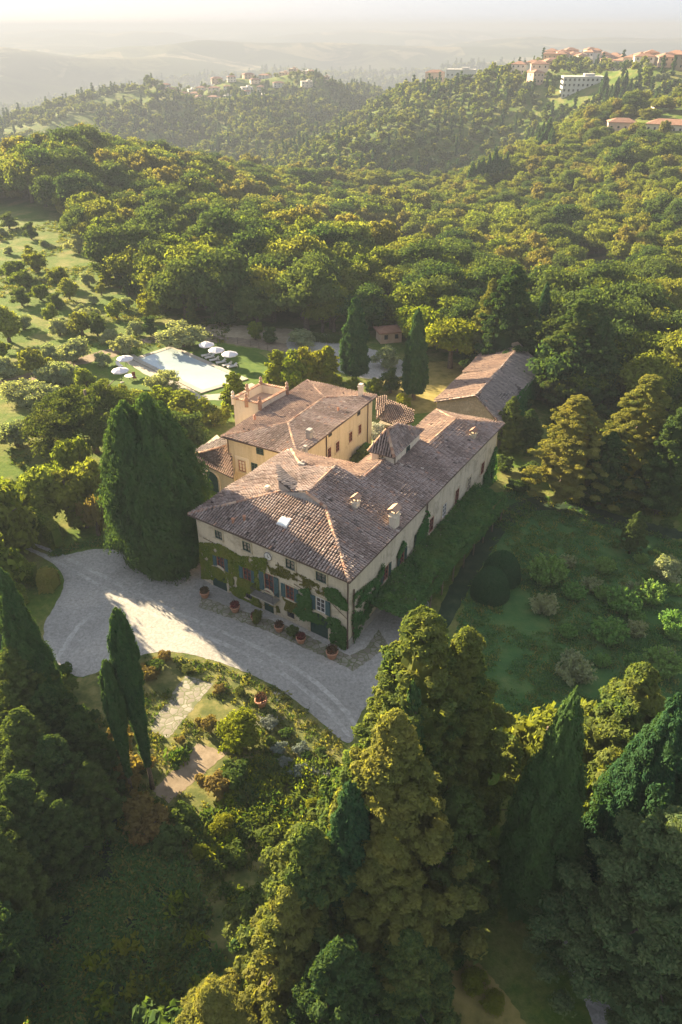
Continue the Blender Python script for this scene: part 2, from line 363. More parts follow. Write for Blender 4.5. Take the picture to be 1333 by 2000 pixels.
for a in np.linspace(-.7, .7, 9):
    for d in (90, 140, 175): CT.append((a, d, -3. if (d == 175 and a > .05) else 0.))
CT = np.array(CT); CX = np.stack([CT[:, 0] * 1.6, np.log(CT[:, 1])], 1)
def _phi(r): return np.where(r > 0, r * r * np.log(np.maximum(r, 1e-9)), 0.)
_n = len(CX); _K = _phi(np.linalg.norm(CX[:, None] - CX[None], axis=2)) + np.eye(_n) * .004; _A = np.hstack([np.ones((_n, 1)), CX])
_S = np.block([[_K, _A], [_A.T, np.zeros((3, 3))]]); _W = np.linalg.solve(_S, np.concatenate([CT[:, 2], np.zeros(3)]))
def vnoise(x, y, s, seed=0):
    """smooth value noise"""
    x = np.asarray(x, float) / s + 100 + seed * 7.3; y = np.asarray(y, float) / s + 100 + seed * 3.1
    xi = np.floor(x).astype(int); yi = np.floor(y).astype(int); fx = x - xi; fy = y - yi; fx = fx * fx * (3 - 2 * fx); fy = fy * fy * (3 - 2 * fy)
    def h(i, j): v = np.sin(i * 127.1 + j * 311.7 + seed * 74.7) * 43758.5453; return v - np.floor(v)
    return (h(xi, yi) * (1 - fx) + h(xi + 1, yi) * fx) * (1 - fy) + (h(xi, yi + 1) * (1 - fx) + h(xi + 1, yi + 1) * fx) * fy
def height(x, y):
    x = np.asarray(x, float); y = np.asarray(y, float); sh = x.shape; x = x.ravel(); y = y.ravel()
    d = np.maximum(np.hypot(x, y), 5.); a = np.clip(np.arctan2(x, y), -.7, .7)
    q = np.stack([a * 1.6, np.log(np.clip(d, 80, 1600))], 1); z = np.zeros(len(x))
    for i in range(0, len(x), 20000):
        z[i:i + 20000] = _phi(np.linalg.norm(q[i:i + 20000, None] - CX[None], axis=2)) @ _W[:_n] + _W[_n] + q[i:i + 20000] @ _W[_n + 1:]
    flat = 158 + 55 * np.clip(-a / .35, 0, 1); k = np.clip((d - flat) / 60., 0, 1); k = k * k * (3 - 2 * k)
    z = z * k + (vnoise(x, y, 55, 1) - .5) * 7 * np.clip((d - 250) / 300, 0, 1) * (d < 1500)
    z = z + (vnoise(x * .8 + y * .45, y * .5 - x * .3, 62, 2) - .5) * 34 * np.clip((d - 380) / 160, 0, 1) * (a > -.22) * (d < 1500)
    f = np.clip((d - 1250) / 900, 0, 1); f = f * f * (3 - 2 * f)
    rdg = 1 - np.abs(2 * vnoise(x + .4 * y, y * 1.5, 1500, 3) - 1)
    far = -205 + 120 * rdg + 80 * vnoise(x, y, 640, 4) * np.clip((d - 1500) / 1500, 0, 1) + 26 * vnoise(x, y, 210, 6) * np.clip((d - 1800) / 1500, 0, 1) + 110 * np.clip((d - 3500) / 8000, 0, 1) * vnoise(x, y * 1.6, 2200, 5) ** .7
    far = np.where(far > 0, 34 * (1 - np.exp(-far / 34)), far)
    return (z * (1 - f) + far * f).reshape(sh)
def G(px, py, dmin=60., dmax=1500., off=0.):
    """where the sight line through a picture point first meets the terrain"""
    r = ray(px, py); hn = math.hypot(r[0], r[1]); ds = np.linspace(dmin, dmax, 900); X = r[0] / hn * ds; Y = r[1] / hn * ds; Z = HC + r[2] / hn * ds
    hit = np.nonzero(Z < height(X, Y) + off)[0]
    if len(hit) == 0: return None
    i = hit[0]; return np.array([X[i], Y[i], float(height(X[i:i + 1], Y[i:i + 1])[0])])
def hz(x, y): return float(height(np.array([x]), np.array([y]))[0])
# grid: fine near the camera, coarse far away
az = np.linspace(-.95, .95, 150); dd = np.concatenate([[2.], np.linspace(14, 150, 20), np.geomspace(158, 1500, 150), np.geomspace(1560, 19500, 90)])
A_, D_ = np.meshgrid(az, dd); gx = np.sin(A_) * D_; gy = np.cos(A_) * D_; gz = height(gx, gy)
na = len(az); idx = np.arange(len(dd) * na).reshape(len(dd), na)
F = np.stack([idx[:-1, :-1], idx[:-1, 1:], idx[1:, 1:], idx[1:, :-1]], 2).reshape(-1, 4)
def ground_mat():
    m, t, out = nmat('ground'); g = t.nodes.new('ShaderNodeNewGeometry')
    big = noise(t, .02, 5, .6, 'World', 1.); mid = noise(t, .14, 5, .65, 'World'); fine = noise(t, 1.6, 6, .75, 'World')
    green = ramp(t, fine, [(.25, (.045, .085, .014)), (.5, (.085, .13, .022)), (.8, (.15, .17, .038))])
    dry = ramp(t, fine, [(.25, (.13, .13, .04)), (.6, (.22, .20, .07)), (.85, (.31, .27, .11))])
    near = mix(t, ramp(t, mid, [(.46, (0, 0, 0)), (.66, (1, 1, 1))]), green, dry)
    # far land: fields, stubble and woods in large patches
    v = N(t, 'ShaderNodeTexVoronoi', i_Scale=.0032); v.inputs['Randomness'].default_value = 1; t.links.new(g.outputs['Position'], v.inputs['Vector'])
    sx = t.nodes.new('ShaderNodeSeparateColor'); t.links.new(v.outputs['Color'], sx.inputs[0])
    fld = ramp(t, sx.outputs[0], [(.0, (.03, .05, .015)), (.45, (.06, .08, .025)), (.6, (.2, .17, .08)), (.8, (.3, .25, .14)), (1, (.1, .11, .04))])
    fld = mix(t, ramp(t, noise(t, .004, 6, .7, 'World', 1.), [(.45, (0, 0, 0)), (.56, (1, 1, 1))]), (.03, .045, .018), fld)
    ln = N(t, 'ShaderNodeVectorMath', operation='LENGTH'); t.links.new(g.outputs['Position'], ln.inputs[0])
    c = mix(t, mth(t, 'MULTIPLY', mth(t, 'SUBTRACT', ln.outputs['Value'], 1150), .003, True), near, fld)
    b = N(t, 'ShaderNodeBsdfPrincipled'); b.inputs['Roughness'].default_value = 1; b.inputs['Specular IOR Level'].default_value = .05; t.links.new(c, b.inputs['Base Color'])
    bn = N(t, 'ShaderNodeBump'); bn.inputs['Strength'].default_value = .6; bn.inputs['Distance'].default_value = .25; t.links.new(fine, bn.inputs['Height']); t.links.new(bn.outputs[0], b.inputs['Normal'])
    t.links.new(b.outputs[0], out.inputs[0]); return m
M['ground'] = ground_mat()
terrain = struct(link('terrain', mesh_np('terrain', np.stack([gx.ravel(), gy.ravel(), gz.ravel()], 1), F, None, True), M['ground']))
# ================================================================== FOREST
def clump_source(name, objs):
    c = bpy.data.collections.new(name)
    for o in objs:
        for cc in list(o.users_collection): cc.objects.unlink(o)
        c.objects.link(o)
    return c
def scatter(name, pts, scl, rot, coll, zsc=None):
    """one 'stuff' object: instances of the variants in coll at the given points"""
    me = bpy.data.meshes.new(name); me.vertices.add(len(pts)); me.vertices.foreach_set('co', arr(pts).reshape(-1))
    for an, v in (('scl', scl), ('rot', rot)):
        a = me.attributes.new(an, 'FLOAT', 'POINT'); a.data.foreach_set('value', arr(v))
    me.update(); o = bpy.data.objects.new(name, me); COL.objects.link(o)
    g = bpy.data.node_groups.new(name + '_nodes', 'GeometryNodeTree'); g.interface.new_socket('Geometry', in_out='INPUT', socket_type='NodeSocketGeometry'); g.interface.new_socket('Geometry', in_out='OUTPUT', socket_type='NodeSocketGeometry')
    i = g.nodes.new('NodeGroupInput'); ou = g.nodes.new('NodeGroupOutput'); ip = g.nodes.new('GeometryNodeInstanceOnPoints'); ci = g.nodes.new('GeometryNodeCollectionInfo')
    ci.inputs['Collection'].default_value = coll; ci.inputs['Separate Children'].default_value = True; ci.inputs['Reset Children'].default_value = True
    ip.inputs['Pick Instance'].default_value = True
    sa = g.nodes.new('GeometryNodeInputNamedAttribute'); sa.data_type = 'FLOAT'; sa.inputs['Name'].default_value = 'scl'
    ra = g.nodes.new('GeometryNodeInputNamedAttribute'); ra.data_type = 'FLOAT'; ra.inputs['Name'].default_value = 'rot'
    cx = g.nodes.new('ShaderNodeCombineXYZ'); g.links.new(ra.outputs['Attribute'], cx.inputs['Z'])
    g.links.new(i.outputs[0], ip.inputs['Points']); g.links.new(ci.outputs[0], ip.inputs['Instance']); g.links.new(cx.outputs[0], ip.inputs['Rotation']); g.links.new(sa.outputs['Attribute'], ip.inputs['Scale'])
    rn = g.nodes.new('FunctionNodeRandomValue'); rn.data_type = 'INT'; rn.inputs[5].default_value = 50; rn.inputs[4].default_value = 0
    g.links.new([q for q in rn.outputs if q.enabled][0], ip.inputs['Instance Index']); g.links.new(ip.outputs[0], ou.inputs[0])
    md = o.modifiers.new('scatter', 'NODES'); md.node_group = g; o['kind'] = 'stuff'; return o
FV = [broadleaf('broadleaf_tree', 20 + i, 4.3 + .4 * (i % 3), 9.0 + (i % 2) * 1.3, 46, 90, .42, M['forest'] if i != 3 else M['forest_light'], sq=.8, base=.22) for i in range(5)]
FV.append(broadleaf('broadleaf_tree', 31, 5.6, 10.5, 56, 105, .42, M['holm'], sq=.8, base=.15))
FV.append(broadleaf('broadleaf_tree', 33, 3.3, 12.0, 40, 95, .40, M['khaki'], sq=.95, base=.2)); FV.append(broadleaf('broadleaf_tree', 34, 4.6, 7.5, 50, 95, .38, M['khaki'], sq=.75, base=.12)); FV.append(broadleaf('broadleaf_tree', 35, 3.0, 10.0, 36, 95, .38, M['forest_light'], sq=1., base=.18)); FV.append(broadleaf('broadleaf_tree', 36, 5.0, 8.5, 60, 95, .38, M['forest'], sq=.7, base=.1))
KL = [broadleaf('s', 40 + i, 4.2, 8.5, 18, 40, .95, M[['forest', 'holm', 'forest', 'forest_light'][i]], sq=.85, base=.1, core=.8) for i in range(4)] + [broadleaf('s', 45, 3.4, 5.5, 12, 34, .8, M['olive'], base=.1, core=.8), conifer('s', 46, 2.0, 12, 26, 30, .8, M['cypress'], base=.02, power=.5, rb=.4)]
far_src = clump_source('woodland_kinds', [bpy.data.objects.new('far_tree_%d' % i, k.crown) for i, k in enumerate(KL)])
mid_src = clump_source('forest_kinds', [bpy.data.objects.new('mid_tree_%d' % i, k.crown) for i, k in enumerate(FV)])
# picture-space outline of the open ground round the villa (anything above it is wood)
CLEAR = [(-400, 400), (60, 405), (120, 425), (150, 440), (165, 500), (215, 545), (250, 590), (330, 612), (400, 640), (470, 640), (560, 655), (640, 665), (700, 655), (780, 650), (800, 690), (905, 700), (1000, 690), (1075, 740), (1085, 800), (1100, 870), (1400, 985), (1900, 1100), (1900, 2600), (-900, 2600), (-900, 500)]
TOWNS = []   # filled below: (x, y, radius) kept free of trees
# ---- towns first, so that the woods can keep clear of the houses
M['housewall'] = surf('house_plaster', [(.3, (.50, .42, .32)), (.7, (.66, .57, .45))], .5, 4, .9, .1, rndmix=(.3, [(0, (.62, .40, .28)), (.5, (.7, .62, .5)), (1, (.75, .72, .66))]))
M['housepink'] = surf('pink_plaster', [(.3, (.44, .31, .22)), (.7, (.54, .40, .30))], .5, 4, .9, .1)
M['housewhite'] = surf('white_plaster', [(.3, (.46, .43, .38)), (.7, (.56, .53, .48))], .5, 4, .9, .1)
M['houseroof'] = surf('house_roof_tiles', [(.3, (.24, .12, .075)), (.7, (.36, .20, .13))], .9, 5, .95, .3)
M['glassdark'] = plain('dark_window', (.03, .035, .04), .2, spec=.5)
M['stonetown'] = surf('brown_stone', [(.3, (.26, .19, .12)), (.7, (.38, .29, .19))], .6, 5, .95, .3)
def house(x, y, wd, dp, h, rz, wall, label, group, kind='town_house', cat='house', rows=2, cols=3, roof='hip', z=None, wsz=(1.0, 1.3), mesh_cache={}):
    z = hz(x, y) - .5 if z is None else z
    e = thing(kind, label, cat, (x, y, z), rz, group)
    wb = MB(); wb.box((0, 0, h / 2), (wd, dp, h)); wb.build('wall', M[wall], e)
    rb = MB(); o = .5; rh = min(wd, dp) * .19
    a = [(-wd / 2 - o, -dp / 2 - o), (wd / 2 + o, -dp / 2 - o), (wd / 2 + o, dp / 2 + o), (-wd / 2 - o, dp / 2 + o)]
    if roof == 'flat':
        rb.box((0, 0, h + .25), (wd + .3, dp + .3, .5)); rb.box((wd * .15, 0, h + 1.3), (wd * .25, dp * .5, 1.7))
    else:
        ins = dp / 2 if roof == 'hip' else 0
        if wd >= dp: r1, r2 = (-wd / 2 - o + (ins if ins else 0), 0), (wd / 2 + o - (ins if ins else 0), 0)
        else: r1, r2 = (0, -dp / 2 - o + (wd / 2 if ins else 0)), (0, dp / 2 + o - (wd / 2 if ins else 0))
        V = [(*p, h) for p in a] + [(*r1, h + rh), (*r2, h + rh)] + [(*p, h - .25) for p in a]
        Fc = [[0, 1, 5, 4], [1, 2, 5], [2, 3, 4, 5], [3, 0, 4]] if wd >= dp else [[0, 1, 4], [1, 2, 5, 4], [2, 3, 5], [3, 0, 4, 5]]
        rb.add(V, Fc + [[0, 6, 7, 1], [1, 7, 8, 2], [2, 8, 9, 3], [3, 9, 6, 0], [9, 8, 7, 6]])
    rb.build('roof', M['houseroof' if roof != 'flat' else wall], e)
    key = wsz
    if key not in mesh_cache:
        q = MB(); q.box((0, 0, 0), (wsz[0], .14, wsz[1])); mesh_cache[key] = mesh_np('window', np.vstack(q.V), q.F, q.R); mesh_cache[key].materials.append(M['glassdark'])
    for j in range(rows):
        for i in range(cols):
            for side in (0, 1):
                if side == 1 and dp < 7: continue
                wo_ = bpy.data.objects.new('window', mesh_cache[key]); COL.objects.link(wo_); wo_.parent = e
                zz = h * (j + .55) / rows
                if side == 0: wo_.location = (wd * ((i + .5) / cols - .5), -dp / 2 - .02, zz)
                elif i < max(1, cols - 2): wo_.location = (-wd / 2 - .02, dp * ((i + .5) / max(1, cols - 2) - .5), zz); wo_.rotation_euler = (0, 0, math.pi / 2)
                else: bpy.data.objects.remove(wo_)
    TOWNS.append((x, y, max(wd, dp) * .6 + 3)); return e
def town():
    rg = random.Random(8)
    # tall pale block, pink block and other large ones that read singly
    S = []
    def at(px, py, d):   # point at distance d under a picture column, on the terrain
        r = ray(px, py); k = d / math.hypot(r[0], r[1]); return r[0] * k, r[1] * k
    def blk(px, pbot, ptop, wpx, d, dp, rz, wall, label, rows, cols, roof='hip', kind='apartment_block', cat='building', wsz=(1.3, 1.5)):
        x, y = at(px, pbot, d); sl_ = math.sqrt(x * x + y * y); zb = HC + ray(px, pbot)[2] / math.hypot(*ray(px, pbot)[:2]) * d
        zt = HC + ray(px, ptop)[2] / math.hypot(*ray(px, ptop)[:2]) * d; zc_ = proj(x, y, zb)[2]; wd = wpx * zc_ / FPX
        zb2 = min(zb, hz(x, y)) - 1
        house(x, y, wd, dp, zt - zb2, -math.atan2(x, y) + rz, wall, label, 'town buildings on the far right ridge', kind, cat, rows, cols, roof, zb2, wsz); TOWNS.append((x * .985, y * .985, wd * .6)); S.append((px, wpx))
    blk(1133, 188, 150, 76, 650, 14, .15, 'housewhite', 'long pale grey four storey block at the near edge of the far town', 4, 9, 'flat')
    blk(1208, 184, 148, 38, 670, 14, .1, 'housepink', 'salmon pink block right of the long pale block in the town', 4, 4, 'flat')
    blk(1183, 182, 152, 18, 690, 10, .1, 'housewall', 'narrow cream block squeezed between the pale and the pink block', 4, 2, 'flat')
    blk(1305, 160, 134, 44, 760, 13, -.1, 'housewhite', 'bright white block at the right end of the far town', 3, 4, 'hip')
    blk(1050, 160, 142, 60, 730, 12, .2, 'housepink', 'low reddish block left of the pale block on the ridge', 2, 6, 'hip')
    blk(1100, 145, 122, 50, 860, 12, .1, 'housewhite', 'pale building standing high behind the long pale block', 3, 5, 'flat')
    blk(1250, 145, 122, 54, 850, 13, .1, 'stonetown', 'large brown stone palace beside the bell tower', 3, 5, 'hip')
    blk(900, 158, 136, 56, 880, 12, -.1, 'housewhite', 'grey white flat roofed hall at the left end of the far town', 2, 7, 'flat')
    blk(1005, 142, 126, 26, 900, 12, -.1, 'housewhite', 'dark topped pale building left on the far ridge', 2, 3, 'flat')
    blk(850, 152, 141, 36, 900, 12, -.1, 'housepink', 'long brick red building left of the flat roofed hall', 2, 4, 'hip')
    # bell tower
    x, y = at(1231, 130, 862); zb = hz(x, y); e = thing('bell_tower', 'slim stone bell tower with pointed top rising above the far town', 'tower', (x, y, zb), .3)
    top = HC + ray(1231, 107)[2] / math.hypot(*ray(1231, 107)[:2]) * 862 - zb
    b = MB(); b.box((0, 0, top * .4), (6.2, 6.2, top * .8)); b.build('shaft', M['stonetown'], e)
    b = MB(); b.box((0, 0, top * .82), (5.4, 5.4, top * .1)); b.box((0, 0, top * .775), (7, 7, .8)); b.build('belfry', M['stonetown'], e)
    b = MB(); b.lathe([(3.6, top * .87), (2.4, top * .93), (.2, top * 1.06)], n=8); b.build('spire', M['houseroof'], e)
    # villa and long farmhouse at the right edge
    blk(1288, 232, 207, 34, 505, 11, .35, 'housewall', 'cream villa with red roof among the trees below the town', 2, 3, 'hip', 'country_house', 'house', (1., 1.3))
    blk(1275, 219, 194, 7, 508, 4, .35, 'housewall', 'square dovecote tower joined to the cream villa below the town', 1, 1, 'hip', 'dovecote_tower', 'tower', (.8, 1.))
    blk(1306, 257, 241, 82, 455, 11, -.12, 'housewall', 'long low farmhouse with dark windows at the right edge', 1, 7, 'hip', 'farmhouse', 'house', (1., 1.2))
    blk(1214, 246, 237, 52, 465, 9, .1, 'housepink', 'low house with reddish roofs half sunk in trees left of the farmhouse', 1, 4, 'hip', 'farmhouse', 'house', (1., 1.))
    # smaller houses, alike in the haze
    n = 0
    poly = [(1010, 165), (1100, 122), (1230, 118), (1333, 138), (1333, 182), (1240, 176), (1170, 145), (1090, 152), (1040, 176)]
    tries = 0; used = []
    while n < 96 and tries < 6000:
        tries += 1; px = rg.uniform(1010, 1345); py = rg.uniform(118, 182)
        if not inpoly([px], [py], poly)[0]: continue
        d = 640 + (182 - py) * 4.3 + rg.uniform(-8, 8); x, y = at(px, py, d)
        if any((x - a) ** 2 + (y - b_) ** 2 < (c + 2.5) ** 2 for a, b_, c in TOWNS): continue
        wd = rg.uniform(8, 14); h = rg.uniform(6, 10.5)
        wl = rg.choice(['housewall', 'housewall', 'housepink', 'housewhite', 'stonetown'])
        lab = {'housewall': 'cream plastered town house with red tiled roof on the far ridge', 'housepink': 'pinkish town house with red tiled roof on the far ridge', 'housewhite': 'white town house with red tiled roof on the far ridge', 'stonetown': 'brown stone town house with red tiled roof on the far ridge'}[wl]
        lb2 = lab.split(' with')[0].replace(' plastered', '') + ' with red roof, %s of its colour from left on the ridge'
        o = house(x, y, wd, rg.uniform(8, 11), h, -math.atan2(x, y) + rg.uniform(-.6, .6), wl, lab, 'town houses crowded on the far right ridge', 'town_house', 'house', 2, 3); later(o, ('town', wl), lb2, x / y); n += 1
    n = 0; tries = 0
    while n < 44 and tries < 3000:
        tries += 1; px = rg.gauss(480, 120); 
        if px < 215 or px > 860: continue
        d = 1100 + rg.uniform(-60, 60) + (-150 if px > 690 else 0); py = 150; x, y = at(px, py, d)
        if any((x - a) ** 2 + (y - b_) ** 2 < (c + 5) ** 2 for a, b_, c in TOWNS): continue
        wl = rg.choice(['housewall', 'housepink', 'housewhite', 'housewhite'])
        lab = {'housewall': 'cream house in the hazy hilltop village on the left', 'housepink': 'pinkish house in the hazy hilltop village on the left', 'housewhite': 'white house in the hazy hilltop village on the left'}[wl]
        o = house(x, y, rg.uniform(8, 15), rg.uniform(7, 10), rg.uniform(4.5, 7), -math.atan2(x, y) + rg.uniform(-.5, .5), wl, lab, 'village houses on the left ridge', 'village_house', 'house', 2, 3, rg.choice(['hip', 'hip', 'flat'])); later(o, ('village', wl), lab.split(' in')[0] + ', %s of its colour from left in the hazy hilltop village', x / y); n += 1
town()
g = G(306, 291, 500); 
if g is not None: house(g[0], g[1], 16, 9, 6, .3, 'housewhite', 'lone pale farmhouse in the field on the far hillside', 'village houses on the left ridge', 'farmhouse', 'house', 1, 3)
# ---- the woods
def grid(d0, d1, sp, seed, amax=.50):
    rg = np.random.default_rng(seed); n = int(2 * d1 * math.sin(amax) / sp) + 2; m = int(d1 / sp / .86) + 2
    I, J = np.meshgrid(np.arange(n), np.arange(m)); X = (I - n / 2 + .5 * (J % 2)) * sp; Y = J * sp * .86
    X = X + rg.uniform(-.42, .42, X.shape) * sp; Y = Y + rg.uniform(-.42, .42, Y.shape) * sp; X = X.ravel(); Y = Y.ravel(); d = np.hypot(X, Y)
    k = (d > d0) & (d < d1) & (np.abs(np.arctan2(X, Y)) < amax); return X[k], Y[k]
def keep(X, Y):
    k = np.ones(len(X), bool)
    for a, b_, c in TOWNS: k &= (X - a) ** 2 + (Y - b_) ** 2 > c * c
    return k
X, Y = grid(120, 500, 6.3, 3); Z = height(X, Y); qx, qy, _ = proj(X, Y, Z)
k = ~inpoly(qx, qy, CLEAR) & keep(X, Y); X, Y, Z, qx, qy = X[k], Y[k], Z[k], qx[k], qy[k]
# open slopes inside the wood (olive terraces at the right)
dens = vnoise(X, Y, 30, 8); k = ~((dens > .83)); X, Y, Z, qx, qy = X[k], Y[k], Z[k], qx[k], qy[k]
d = np.hypot(X, Y); S = (0.72 + .62 * vnoise(X, Y, 40, 9)) * RNG.uniform(.7, 1.22, len(X)); S *= np.where(qx < 620, 1.12, .98)
inf = (qx > -10) & (qx < 1343) & (qy > 100); order = np.argsort(np.where(inf, d / S, 1e9)); near = order[:300]; rest = order[300:]
CB = [60, 140, 220, 300, 380, 450, 540, 620, 680, 740, 800, 860, 930, 1010, 1090, 1180, 1260]
CN = ['at the left edge', 'above the upper meadow', 'above the big pale tree', 'above the row of dark shrubs', 'above the broad olive', 'above the round holm oak', 'above the dirt track', 'above the bright clump', 'above the lane hedge', 'above the split cypress', 'above the red roofed hut', 'above the slender cypress', 'above the spreading trees', 'above the barn', 'right of the barn', 'above the golden brown conifer', 'above the lawn conifer', 'at the right edge']
for i in near:
    z = vnoise(np.array([X[i]]), np.array([Y[i]]), 45, 10)[0]
    v = random.choice([0, 1, 2, 4, 3, 6, 7, 8, 9]) if z > .42 else random.choice([5, 5, 0, 2, 9])
    if qx[i] < 560: v = random.choice([5, 5, 0, 1, 2, 9, 7])
    where = 'on the left beyond the meadow' if qx[i] < 330 else 'behind the pool' if qx[i] < 640 else 'behind the cypresses and the lane' if qx[i] < 900 else 'behind the stone barn' if qx[i] < 1090 else 'at the right beyond the lawn'
    shade = {3: 'pale leafy', 5: 'dark evergreen', 6: 'tall khaki', 7: 'low khaki', 8: 'slim pale'}.get(v, 'green round')
    e = FV[v].place(X[i], Y[i], Z[i] - .2, S[i], None, '', 'tree', '%s trees of the wood %s' % (shade, where))
    ci = sum(qx[i] > c for c in CB); later(e, ('wood', ci), ('large ' if S[i] > 1.12 else 'small ' if S[i] < .8 else '') + shade + ' tree, %s one back into the wood ' + CN[ci], -qy[i])
scatter('forest', np.stack([X[rest], Y[rest], Z[rest] - .3], 1), S[rest], RNG.random(len(rest)) * 6.28, mid_src)
X, Y = grid(500, 1330, 8.2, 5); Z = height(X, Y); qx, qy, _ = proj(X, Y, Z); op = vnoise(X, Y, 95, 12) * .6 + vnoise(X, Y, 40, 13) * .4
fields = np.where(qx < 640, .67, 1.3); edge = np.clip((fields - op) * 14, .04, 1); intown = inpoly(qx, qy, [(1000, 120), (1340, 105), (1340, 178), (1200, 178), (1160, 150), (1040, 185), (990, 170)]); k = keep(X, Y) & (RNG.random(len(X)) < edge) & ~(intown & (RNG.random(len(X)) > .6)); X, Y, Z, qx = X[k], Y[k], Z[k], qx[k]
scatter('woodland', np.stack([X, Y, Z - .5], 1), (0.6 + .55 * vnoise(X, Y, 60, 9)) * RNG.uniform(.7, 1.3, len(X)), RNG.random(len(X)) * 6.28, far_src)
# woods on the farthest hills
X, Y = grid(1330, 3200, 24, 6, .45); k = vnoise(X, Y, 260, 14) > .42; X, Y = X[k], Y[k]; Z = height(X, Y)
scatter('far_woods', np.stack([X, Y, Z - 2], 1), RNG.uniform(1.6, 3.2, len(X)), RNG.random(len(X)) * 6.28, far_src)
rc = random.Random(12); KC = cypress('cypress_tree', 66, 1.7, 15, 900, 1.0, M['cypress'], tufts=20)
for (x0, x1, y0, y1, n_, lab) in ((1028, 1080, 272, 286, 14, 'dark cypress in the clump on the crest below the town'), (920, 990, 330, 356, 13, 'dark cypress in the row running down the wooded spur'), (1180, 1240, 172, 196, 9, 'dark cypress among the trees in front of the pink town block')):
    for i in range(n_):
        x = x0 + (x1 - x0) * (i + rc.random()) / n_; y = y0 + (y1 - y0) * (1 - (i + .5) / n_ if x0 < 1000 else rc.random()); g = G(x, y, 300, 900, 6.)
        if g is not None: later(KC.place(g[0], g[1], g[2] - .5, rc.uniform(.8, 1.25), None, lab, 'tree', lab.replace('dark cypress', 'cypresses'), rc.uniform(.9, 1.4)), lab, lab.replace('dark cypress', 'cypress, %s from left,'), g[0] / g[1])
# ---- haze
hb = MB(); hb.box((0, 10000, (-260 + 72) / 2), (23000, 24000, 332)); hzo = hb.build('haze', None); hzo['kind'] = 'stuff'
hm = bpy.data.materials.new('haze'); hm.use_nodes = True; t = hm.node_tree; t.nodes.clear(); o_ = t.nodes.new('ShaderNodeOutputMaterial'); pv = t.nodes.new('ShaderNodeVolumePrincipled')
pv.inputs['Color'].default_value = (.215, .240, .302, 1); pv.inputs['Density'].default_value = .00039; pv.inputs['Anisotropy'].default_value = .12; t.links.new(pv.outputs[0], o_.inputs['Volume']); hzo.data.materials.append(hm)
# ================================================================== VILLA
def tilemat(name, stops, lich=.35):
    m, t, out = nmat(name); a = N(t, 'ShaderNodeAttribute', attribute_name='rnd')
    c = ramp(t, a.outputs['Fac'], stops)
    n1 = noise(t, .35, 5, .65, 'World'); n2 = noise(t, 3.5, 5, .7, 'World'); n3 = noise(t, 14, 3, .6, 'World')
    c = mix(t, ramp(t, n1, [(.42, (0, 0, 0)), (.68, (.55, .55, .55))]), c, mix(t, .5, c, (.16, .14, .13)))
    c = mix(t, mth(t, 'MULTIPLY', ramp(t, n2, [(.5, (0, 0, 0)), (.64, (1, 1, 1))]), lich), c, (.42, .38, .34))
    c = mix(t, mth(t, 'MULTIPLY', ramp(t, n3, [(.5, (0, 0, 0)), (.7, (1, 1, 1))]), .4), c, (.10, .08, .07))
    b = N(t, 'ShaderNodeBsdfPrincipled'); b.inputs['Roughness'].default_value = .95; b.inputs['Specular IOR Level'].default_value = .15; t.links.new(c, b.inputs['Base Color'])
    bn = N(t, 'ShaderNodeBump'); bn.inputs['Strength'].default_value = .4; bn.inputs['Distance'].default_value = .03; t.links.new(n3, bn.inputs['Height']); t.links.new(bn.outputs[0], b.inputs['Normal'])
    t.links.new(b.outputs[0], out.inputs[0]); return m
M['tiles'] = tilemat('old_roof_tiles', [(0, (.05, .035, .03)), (.1, (.15, .115, .10)), (.35, (.235, .165, .135)), (.55, (.33, .24, .20)), (.8, (.44, .345, .30)), (.93, (.46, .25, .16)), (1, (.60, .50, .42))])
M['tilesred_sunlit'] = tilemat('reddish_and_sunlit_roof_tiles', [(0, (.06, .04, .03)), (.12, (.17, .11, .09)), (.3, (.25, .165, .125)), (.6, (.34, .225, .165)), (.9, (.44, .30, .21)), (1, (.56, .40, .30))], .2)  # red of the low roofs; on left slopes the sun's warmth is painted in
M['tilesgrey_shaded'] = tilemat('grey_and_shaded_roof_tiles', [(0, (.06, .05, .045)), (.1, (.14, .12, .11)), (.4, (.23, .19, .17)), (.8, (.34, .28, .25)), (.96, (.42, .35, .30)), (1, (.48, .24, .16))], .3)  # grey tiles; on the barn's right slope they carry its shade as colour
M['ridge'] = tilemat('ridge_tiles', [(0, (.28, .14, .09)), (.5, (.42, .24, .15)), (1, (.55, .38, .26))], .3)
M['mortar'] = surf('grey_mortar', [(.3, (.24, .22, .20)), (.7, (.36, .33, .30))], 4, 5, .95, .4)
